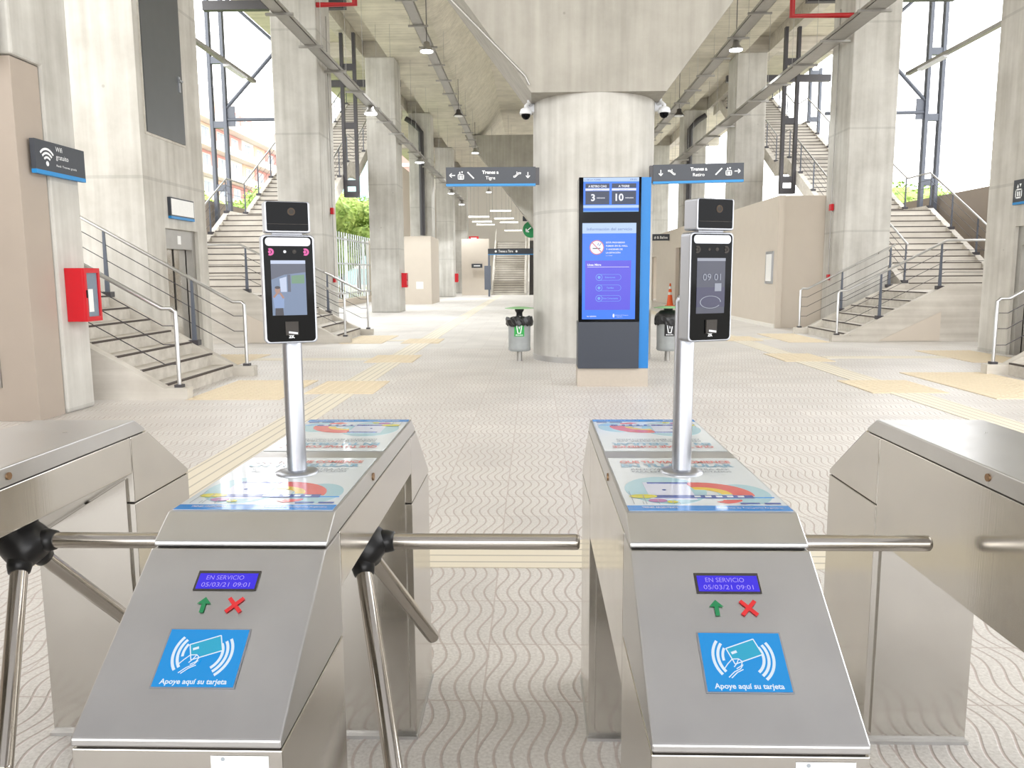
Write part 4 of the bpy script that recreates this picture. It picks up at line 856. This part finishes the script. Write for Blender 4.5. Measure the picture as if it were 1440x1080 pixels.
def make_turnstile(posters, reader):
    r = empty('turnstile', (0, 0, 0), 'x', 'turnstile'); w = .155
    SL = [(-.53, .962), (-.82, .765)]
    # core behind the seams
    MB().prism([(-.812, .004), (-.812, .762), (-.47, .99), (.47, .99), (.812, .762), (.812, .004), (.446, .004), (.446, .87), (-.446, .87), (-.446, .004)], -w + .005, w - .005, 'X').build('inner_frame', 'seam_dark', r)
    MB().prism([(-.532, .9635), (-.47, 1.0), (.47, 1.0), (.532, .9635), (.532, .955), (-.532, .955)], -w, w, 'X').build('top_lid', 'brushed_steel', r, bevel=.003)
    MB().prism([(-w, .65), (-w, .952), (w, .952), (w, .845)], -.437, .437, 'Y').build('arm_housing', 'brushed_steel_side', r, bevel=.002)
    for e in (-1, 1):
        hood = MB().prism([(e * .441, .752), (e * .441, .952), (e * .536, .952), (e * .541, .955), (e * .82, .765), (e * .82, .752)], -w, w, 'X')
        h = hood.build('reader_hood' if e < 0 else 'end_hood', 'brushed_steel' if e < 0 else 'brushed_steel_side', r, bevel=.003)
        p = MB().box(-w, w, e * .441, e * .818, .0, .748).build('pedestal', 'brushed_steel_side', r, bevel=.002)
        MB().prism([(-w + .02, .03), (w - .02, .03), (w - .02, .828), (-w + .02, .658)], e * .43, e * .441, 'Y').build('access_panel', 'brushed_steel_side', p, bevel=.002)
        MB().box(-w - .004, w + .004, e * .425, e * .824, 0, .01).build('base_plate', 'brushed_steel', p)
    for sx in (-1, 1):
        MB().tube([(sx * (w - .002), -.12, .977), (sx * (w + .003), -.12, .977)], .009, 12).build('lid_lock', 'brass', r)
    if posters:
        mb = MB(); mb.T = frame((-w + .006, -.462, 1.0006), (1, 0, 0), (0, 1, 0)); poster(mb, .298, .425); mb.build('advert_sticker', None, r)
        mb = MB(); mb.T = frame((w - .006, .466, 1.0006), (-1, 0, 0), (0, -1, 0)); poster(mb, .298, .425); mb.build('advert_sticker', None, r)
    if reader:
        T = frame((0, -.5355, .9585), (1, 0, 0), (0, .8275, .5615))
        T = T @ Matrix.Translation((0, 0, .0012))
        def G(): m = MB(); m.T = T; return m
        G().rect(-.0535, .0535, -.0935, -.0545, -.0005, .001).build('display_bezel', 'seam_dark', r)
        m = G().mat('seam_dark').rect(-.0515, .0515, -.091, -.057, .0006, .0004); m.mat('lcd_blue').rect(-.0495, .0505, -.091, -.0605, .0011, .0004)
        m.mat('lcd_text').text('EN SERVICIO', -.004, -.0735, .0088, .0018, width=.064, bold=-.004); m.text('05/03/21 09:01', 0, -.0875, .0088, .0018, width=.082, bold=-.004); m.build('status_display', None, r)
        m = G(); m.flat([(-.026, -.107), (-.0145, -.1195), (-.0225, -.1195), (-.0225, -.136), (-.0295, -.136), (-.0295, -.1195), (-.0375, -.1195)], .0004, .0008); m.build('go_arrow', 'arrow_green', r)
        m = G(); m.line(.014, -.1085, .038, -.1345, .0065, .0004, .0008); m.line(.038, -.1085, .014, -.1345, .0065, .0005, .0008); m.build('stop_cross', 'cross_red', r)
        G().rect(-.0655, .0655, -.267, -.1655, -.0005, .001).build('reader_bezel', 'satin_aluminium', r)
        m = G().mat('card_blue').rect(-.063, .063, -.2648, -.1677, .0008, .0006); m.mat('card_white'); z = .0016
        for q in (.031, .0385, .046):
            if q > .031: m.arc(0, -.2095, q - .0022, q + .0022, 143, 218, z)
            m.arc(0, -.2095, q - .0022, q + .0022, -52, 33, z)
        m.arc(0, -.2095, .029, .033, 150, 190, z)
        c, s_ = math.cos(math.radians(20)), math.sin(math.radians(20)); P = lambda a, b: (a * c - b * s_ + .003, a * s_ + b * c - .2)
        q = [P(-.024, -.014), P(.024, -.014), P(.024, .014), P(-.024, .014)]; m.mat('card_teal').flat(q, z + .0004); m.mat('card_white')
        for i in range(4): m.line(*q[i], *q[(i + 1) % 4], .0016, z + .0008)
        a = P(-.02, .004); b = P(-.011, .004); m.line(*a, *b, .004, z + .0008)
        # hand holding the card
        m.mat('card_blue').flat([(-.03, -.238), (-.02, -.216), (-.006, -.211), (.002, -.218), (-.002, -.228), (-.016, -.24)], z + .0005)
        m.mat('card_white')
        for q in ([(-.034, -.231), (-.026, -.221), (-.018, -.213), (-.008, -.2125), (-.012, -.22), (-.017, -.226)], [(-.008, -.2125), (-.003, -.217), (-.006, -.224), (-.014, -.229)], [(-.028, -.243), (-.018, -.234), (-.008, -.229), (-.003, -.222)], [(-.024, -.244), (-.014, -.235), (-.004, -.23)]):
            for i in range(len(q) - 1): m.line(*q[i], *q[i + 1], .0014, z + .0009)
        m.text('Apoye aquí su tarjeta', 0, -.2605, .0085, z, width=.104, bold=.025); m.build('card_reader', None, r)
        mb = MB(); mb.T = frame((.0, -.8185, .69), (1, 0, 0), (0, 0, 1)); mb.mat('label_white').rect(.05, .135, .024, .05, .0, .0006); mb.mat('print_text').disc(.068, .045, .003, .0008, 10); mb.build('asset_label', None, r)
    # tripod
    hub = Vector((.116, 0, .76)); ax = Vector((math.cos(math.radians(45)), 0, -math.sin(math.radians(45))))
    mb = MB(); q = ax.to_track_quat('Z', 'Y').to_matrix().to_4x4(); mb.T = Matrix.Translation(hub) @ q
    mb.lathe([(.05, -.075), (.058, -.03), (.06, .0), (.052, .02), (.03, .03), (0, .033)], 24); hb = mb.build('tripod_hub', 'black_plastic', r)
    u1 = Vector((math.sin(math.radians(45)), 0, math.cos(math.radians(45)))); v = Vector((0, 1, 0))
    dirs = [Vector((1, 0, 0)), ax * .7071 - .5 * .7071 * u1 + .866 * .7071 * v, ax * .7071 - .5 * .7071 * u1 - .866 * .7071 * v]
    perps = [u1, -.5 * u1 + .866 * v, -.5 * u1 - .866 * v]
    for d, pp in zip(dirs, perps):
        a = hub + pp * .034; mb = MB(); mb.T = Matrix.Translation(a) @ d.to_track_quat('Z', 'Y').to_matrix().to_4x4()
        mb.lathe([(.0195, 0), (.0195, .48), (.0185, .4865), (.015, .4905), (0, .492)], 28); mb.build('tripod_arm', 'polished_steel', r)
        mb = MB(); mb.T = Matrix.Translation(a) @ d.to_track_quat('Z', 'Y').to_matrix().to_4x4(); mb.lathe([(.028, -.02), (.028, .02), (.024, .038), (.0, .04)], 20); mb.build('arm_socket', 'black_plastic', hb)
    return r
T1 = make_turnstile(True, True); T1.location = (-.52, 1.89, 0); T1['label'] = 'brushed steel turnstile left of centre, with advert stickers on its top'; T1['group'] = 'row of turnstiles'
T2 = copy_tree(T1); T2.location = (.3225, 1.89, 0); T2['label'] = 'brushed steel turnstile right of centre, with advert stickers on its top'
T3 = make_turnstile(False, True); T3.location = (-1.362, 1.89, 0); T3['label'] = 'bare-topped steel turnstile cut off at the left edge'; T3['group'] = 'row of turnstiles'
T4 = copy_tree(T3); T4.location = (1.165, 1.89, 0); T4['label'] = 'bare-topped steel turnstile cut off at the right edge'

# ------------------------------------------------------------------ face terminals
def terminal(px, py, tx, ty, live, lab):
    r = empty('face_scanner', (px, py, 1.001), lab, 'scanner')
    MB().lathe([(.046, 0), (.046, .003), (.032, .007), (.021, .008)], 32).build('pole_flange', 'satin_aluminium', r)
    MB().lathe([(.0206, .004), (.0206, .37), (.016, .384), (0, .386)], 28).build('pole', 'satin_aluminium', r)
    b = empty('face_scanner', (0, 0, 0), '', ''); del b['label']; del b['category']; b.name = 'scanner_head'; b.parent = r
    b.location = (tx - px, ty - py, 0); b.rotation_euler = (0, 0, math.radians(24))
    def rr(w, h, rad, n=5):
        P = []
        for cx, cy, a0 in ((w / 2 - rad, h / 2 - rad, 0), (-w / 2 + rad, h / 2 - rad, 90), (-w / 2 + rad, -h / 2 + rad, 180), (w / 2 - rad, -h / 2 + rad, 270)):
            P += [(cx + rad * math.cos(math.radians(a0 + 90 * i / n)), cy + rad * math.sin(math.radians(a0 + 90 * i / n))) for i in range(n + 1)]
        return P
    Wd, Hh = .106, .222; cz = .401; zt = .0005
    m = MB(); m.prism([(x, z + cz) for x, z in rr(Wd, Hh, .009)], -.013, .021, 'Y'); m.build('scanner_case', 'satin_aluminium', b, bevel=.002)
    F_ = lambda: frame((0, -.0132, cz), (1, 0, 0), (0, 0, 1))
    m = MB(); m.T = F_(); m.flat(rr(.098, .215, .008), 0, .0008); g = m.build('front_glass', 'black_glass', b)
    m = MB(); m.T = F_(); m.flat([(x, z + .0965) for x, z in rr(.09, .017, .007)], .001, .0004); m.build('light_bar', 'led_white' if live else 'satin_aluminium', b)
    m = MB(); m.T = F_()
    if live:
        m.mat('cam_floor').rect(-.036, .033, -.053, .059, .001); z = .0015
        m.mat('cam_dark').flat([(-.036, .052), (.033, .052), (.033, .035), (-.01, .03), (-.036, .02)], z); m.mat('cam_sky').rect(-.036, .033, .052, .059, z)
        m.mat('cam_sky').flat([(-.018, -.005), (-.006, -.005), (-.006, .026), (-.02, .022)], z + .0003); m.mat('cam_green').flat([(.004, .012), (.03, .012), (.03, .03), (.004, .028)], z + .0003); m.mat('cam_dark').rect(-.004, .002, -.005, .03, z + .0006)
        m.mat('cam_trouser').flat([(-.031, -.053), (-.014, -.053), (-.015, -.037), (-.03, -.037)], z + .0005); m.mat('cam_shirt').flat([(-.032, -.038), (-.013, -.038), (-.012, -.015), (-.016, -.01), (-.03, -.01), (-.034, -.016)], z + .0006)
        m.mat('cam_skin').disc(-.0245, -.001, .0055, z + .0007, 14, ry=.007); m.line(-.033, -.016, -.024, -.006, .004, z + .0008); m.line(-.013, -.018, -.02, -.007, .004, z + .0008)
        m.mat('cam_trouser').disc(-.0245, .004, .0055, z + .0009, 12, ry=.003)
    else:
        m.mat('idle_screen').rect(-.036, .033, -.053, .059, .001); z = .0015
        m.mat('idle_purple').rect(-.036, .033, -.04, .0, z); m.mat('idle_ink').rect(-.036, .033, .053, .059, z); m.arc(-.002, -.03, .024, .026, 0, 330, z + .0004, 20, sy=.5); m.rect(.008, .024, -.008, .008, z + .0002)
        m.text('09 01', 0, .014, .014, z + .0006, width=.044)
    m.build('screen', None, g)
    m = MB(); m.T = F_()
    for q in (-.036, .034): m.mat('scr_pink' if live else 'seam_dark').arc(q, .076, .0035, .0075, -120, 120, .0011); m.disc(q - .001, .076, .003, .0011)
    m.mat('led_white' if live else 'seam_dark').disc(-.007, .0765, .003, .0011, 12); m.mat('seam_dark').disc(.012, .0765, .004, .0011, 14); m.build('camera_lenses', None, g)
    m = MB(); m.T = F_(); m.mat('seam_dark').rect(-.012, .014, -.094, -.066, .001, .004); m.mat('white_plastic').line(-.006, -.088, .012, -.0905, .004, .0052); m.build('fingerprint_reader', None, b)
    m = MB(); m.T = F_(); m.text('ZK', 0, -.1, .006, .0012, bold=.05); m.build('lettering', 'white_ink', b)
    # camera module above
    m = MB(); m.prism([(x, z + .5465) for x, z in rr(.09, .063, .005)], -.022, .022, 'Y'); t = m.build('camera_module', 'satin_aluminium', b, bevel=.002)
    m = MB(); m.T = frame((0, -.0222, .5475), (1, 0, 0), (0, 0, 1)); m.mat('black_glass').flat(rr(.082, .057, .003), 0, .0008); m.mat('seam_dark').rect(-.04, .04, -.0155, -.0145, .0009); m.disc(.008, .01, .008, .0009, 20); m.mat('bark').arc(.008, .01, .0055, .007, 0, 359, .0014, 20); m.build('module_glass', None, t)
    MB().box(-.03, .03, -.008, .008, .508, .518).build('module_hinge', 'satin_aluminium', b)
    MB().box(-.025 + (px - tx) * .5, .02 + (px - tx) * .5, .021, .035, .3, .375).build('mounting_bracket', 'white_plastic', b)
terminal(-.52, 1.712, -.507, 1.665, True, 'face scanner with lit camera view on a pole, on the left-of-centre turnstile')
terminal(.322, 1.722, .357, 1.675, False, 'face scanner showing 09 01 on a pole, on the right-of-centre turnstile')
